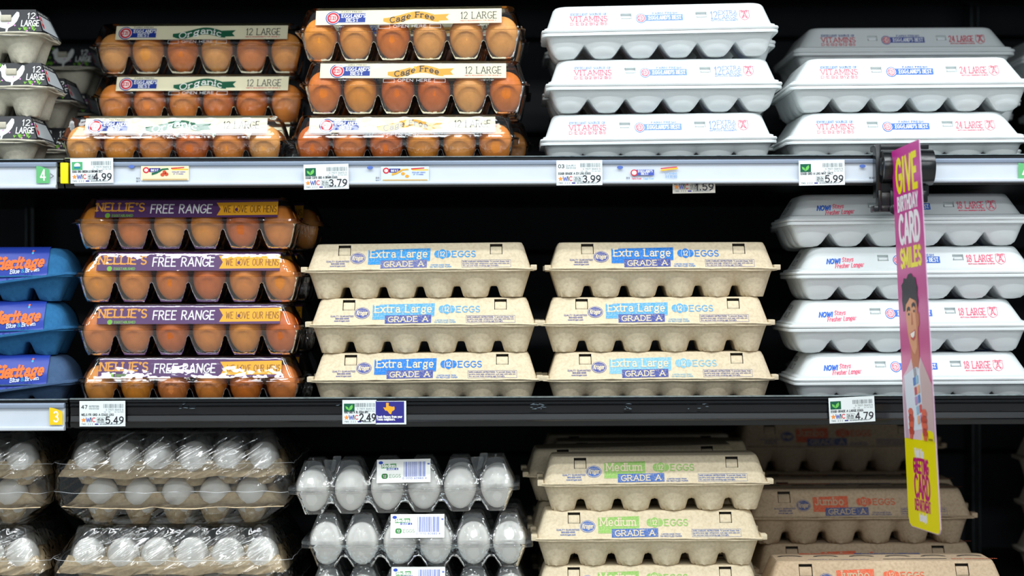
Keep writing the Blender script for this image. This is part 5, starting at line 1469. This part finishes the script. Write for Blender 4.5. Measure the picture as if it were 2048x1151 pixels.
bgp = [(.004, -.002), (.004, -.765), (.996, -.765), (.996, -.002)]
d.poly([(.004, 0), (.996, 0), (.996, -.765), (.004, -.765)], GRAD, 0)
bg = d.build('bg', smap, eps=.0002); obj('magenta_field', bg, t)
SY = flat('sign_yellow', (246, 232, 10), .35); SWH = flat('sign_white', (245, 240, 245), .35); SMG = flat('sign_magenta_text', (196, 20, 120), .35)
SK = flat('print_skin', (224, 160, 120)); SKD = flat('print_skin_shade', (196, 120, 84)); HR = flat('print_hair', (44, 44, 52)); SHT = flat('print_shirt', (226, 200, 214)); SHD = flat('print_shirt_fold', (200, 168, 186)); SHG = flat('print_shirt_right', (206, 178, 178)); HND = flat('print_hand', (226, 104, 78)); HND2 = flat('print_hand_shade', (196, 76, 58)); CWT = flat('print_card_white', (226, 232, 244)); TTH = flat('print_teeth', (250, 246, 240)); LIP = flat('print_lip', (200, 84, 84))
d = Decal(1)
d.poly([(.0, -.765), (.996, -.765), (.996, -.983), (.965, -.993), (.92, -.998), (.10, -.998), (.035, -.991), (.004, -.975)], SY, 0)
d.poly([(.60, -.766), (.60, -.748), (.64, -.741), (.72, -.738), (.88, -.738), (.95, -.742), (.97, -.75), (.97, -.766)], SY, 4)
AS = .48 / .13  # height over width of the blade, so strokes in (u,v) keep their weight
def stext(s_, x0, x1, v0, v1, m, w=.0, layer=1):
    """condensed heavy lettering: stroke width measured in blade widths"""
    h = v1 - v0; dd = Decal(1); GW = lambda c: .22 if c in 'Iil' else G[c][0]
    tot = sum(GW(c) for c in s_) + .26 * (len(s_) - 1)
    sx = (x1 - x0) / tot; cur = 0
    ww = w
    for ch in s_:
        adv, st = G[ch]
        for pl in st:
            P = [(x0 + (cur + p[0] + (GW(ch) - adv) / 2) * sx, (-v1 + p[1] * h) * AS) for p in pl]
            n0 = len(d.v); d.line(P, ww, m, layer)
            for i in range(n0, len(d.v)): d.v[i] = (d.v[i][0], d.v[i][1] / AS, d.v[i][2])
        cur += GW(ch) + .26
stext('GIVE', .15, .86, .032, .112, SY, w=.066)
stext('BIRTHDAY', .15, .85, .130, .163, SWH, w=.034)
stext('CARD', .17, .86, .180, .248, SWH, w=.060)
stext('SMILES', .17, .86, .268, .312, SY, w=.044)
stext('Visit the', .32, .60, .790, .810, SWH, w=.022)
stext('GREETING', .26, .73, .817, .851, SMG, w=.030)
stext('CARD', .27, .74, .860, .915, SMG, w=.042)
stext('DEPARTMENT', .25, .74, .924, .950, SMG, w=.020)
stext('today!', .38, .60, .958, .976, SWH, w=.024)
stext('i', .77, .79, .747, .755, LRED, w=.02, layer=5); stext('GIFT CARDS', .67, .93, .759, .763, BRN, w=.007, layer=5)
def P(m, pts, layer): d.poly([(x, -y) for x, y in pts], m, layer)
# shirt
P(SHT, [(.0, .765), (.0, .63), (.05, .60), (.18, .585), (.30, .565), (.40, .545), (.52, .60), (.66, .55), (.76, .57), (.90, .60), (.995, .625), (.995, .765)], 1)
P(SHG, [(.60, .63), (.66, .555), (.78, .575), (.92, .605), (.995, .63), (.995, .765), (.62, .765)], 2)
P(SHD, [(.05, .765), (.03, .66), (.07, .63), (.12, .68), (.16, .765)], 2)
# neck, ears, face
P(SKD, [(.36, .50), (.36, .55), (.44, .60), (.50, .615), (.60, .575), (.64, .55), (.64, .49)], 3)
P(SK, [(.25, .415), (.28, .395), (.40, .385), (.58, .39), (.66, .41), (.66, .46), (.64, .495), (.58, .525), (.50, .543), (.43, .535), (.35, .515), (.29, .485), (.265, .45)], 4)
P(SKD, [(.66, .44), (.70, .435), (.70, .465), (.65, .475)], 4)
P(SKD, [(.56, .395), (.66, .41), (.66, .46), (.64, .495), (.58, .525), (.60, .47)], 5)
# hair
P(HR, [(.18, .43), (.15, .40), (.17, .375), (.15, .36), (.22, .352), (.24, .342), (.34, .345), (.40, .334), (.50, .332), (.56, .342), (.64, .345), (.66, .36), (.70, .372), (.67, .39), (.70, .405), (.67, .425), (.62, .405), (.52, .40), (.42, .395), (.34, .405), (.27, .412), (.25, .425)], 6)
# brows, eyes, nose, smile
d.line([(.31, -.427), (.36, -.422), (.41, -.425)], .010, HR, 7); d.line([(.48, -.417), (.54, -.412), (.60, -.418)], .010, HR, 7)
d.ell(.365, -.438, .028, .0035, HR, 7, 10); d.ell(.545, -.431, .028, .0035, HR, 7, 10)
P(SKD, [(.45, .435), (.47, .435), (.49, .465), (.43, .467)], 7)
P(LIP, [(.37, .488), (.46, .484), (.56, .478), (.55, .50), (.48, .508), (.41, .503)], 7)
P(TTH, [(.39, .489), (.46, .486), (.54, .482), (.52, .495), (.47, .50), (.41, .497)], 8)
# held card with coloured panels
P(CWT, [(.10, .60), (.50, .575), (.62, .58), (.66, .735), (.28, .745), (.14, .74)], 3)
cc = [flat('print_blue', (90, 130, 200)), flat('print_red', (214, 84, 84)), flat('print_mauve', (190, 150, 200)), flat('print_sky', (150, 196, 224)), flat('print_peach', (236, 176, 140))]
for i, (x, y) in enumerate(((.40, .605), (.49, .60), (.43, .63), (.53, .625), (.43, .655), (.53, .65), (.46, .68), (.56, .675), (.48, .705), (.58, .70))):
    P(cc[(i * 3) % 5], [(x, y), (x + .075, y - .004), (x + .085, y + .016), (x + .01, y + .02)], 9)
# hands: four fingers each, curled on the card edges
for hx, sg in ((.26, 1), (.70, -1)):
    for q in range(4):
        yy = .69 + q * .0165
        P((HND, HND2)[q % 2], [(hx - .07, yy + .002), (hx - .03, yy - .006), (hx + .05, yy - .006), (hx + .09, yy + .003), (hx + .08, yy + .012), (hx - .05, yy + .014)], 10)
    P(HND, [(hx - .05 * sg, .745), (hx + .07 * sg, .70), (hx + .11 * sg, .71), (hx + .03 * sg, .765), (hx - .06 * sg, .765)], 9)
obj('sign_print', d.build('sp', smap, eps=.0003, step=.00009), t)

c = thing('sign_clamp', 'black plastic clamp on the white price channel holding the hanging sign', 'clamp', W(1806, 420, -.04))
o_ = c.location
def rel(mb): mb.v = [tuple(Vector(q) - o_) for q in mb.v]; return mb
def bx(x0, x1, y0, y1, Yn, Yf):
    b = MB(); p0 = W(x0, y1, Yn); p1 = W(x1, y0, Yn); b.box(p0.x, p1.x, Yn, Yf, p0.z, p1.z); return b
M_ = [M_blackpl]
obj('back_plate', rel(bx(1752, 1858, 288, 300, -.050, -.012)).mesh('bp', M_, bevel=.0015), c)
obj('side_plate', rel(bx(1752, 1762, 288, 395, -.060, -.040)).mesh('bp', M_, bevel=.001), c)
obj('face_plate', rel(bx(1760, 1858, 298, 392, -.050, -.0455)).mesh('bp', M_, bevel=.0015), c)
for cx, w_, ry in ((1777, 1, 33), (1846, 1, 37)):
    pc = W(cx, 334, -.062)
    b = MB(); b.cyl((pc.x - .009, -.060, pc.z), (1, 0, 0), ry * S * .96, .021, 40, m=0)
    obj('pivot_drum', rel(b).mesh('dr', M_, bevel=.0015, smooth=30), c)
    b = MB(); s_ = -1 if cx < 1800 else 1
    b.cyl((pc.x + (-.0092 if s_ < 0 else .0122), -.060, pc.z), (s_, 0, 0), ry * S * .62, .0025, 32, r2=ry * S * .5)
    obj('drum_cap', rel(b).mesh('dc', M_, bevel=.0006), c)
obj('hook_body', rel(bx(1760, 1806, 384, 414, -.062, -.034)).mesh('hb', M_, bevel=.002), c)
for xx in (1757, 1781, 1797):
    obj('hook_rib', rel(bx(xx, xx + 7, 380, 422, -.066, -.050)).mesh('hr', M_, bevel=.0012), c)
obj('hook_foot', rel(bx(1748, 1806, 410, 424, -.064, -.040)).mesh('hf', M_, bevel=.002), c)
obj('lower_jaw', rel(bx(1838, 1856, 380, 405, -.056, -.040)).mesh('lj', M_, bevel=.002), c)
pc = W(1787, 419, -.062)
b = MB(); b.cyl((pc.x, -.0665, pc.z), (0, -1, 0), .0065, .002, 24); obj('rivet', rel(b).mesh('rv', M_, bevel=.0004), c)
obj('blade_holder', rel(bx(1793, 1802, 300, 372, -.085, -.048)).mesh('bh', M_, bevel=.001), c)
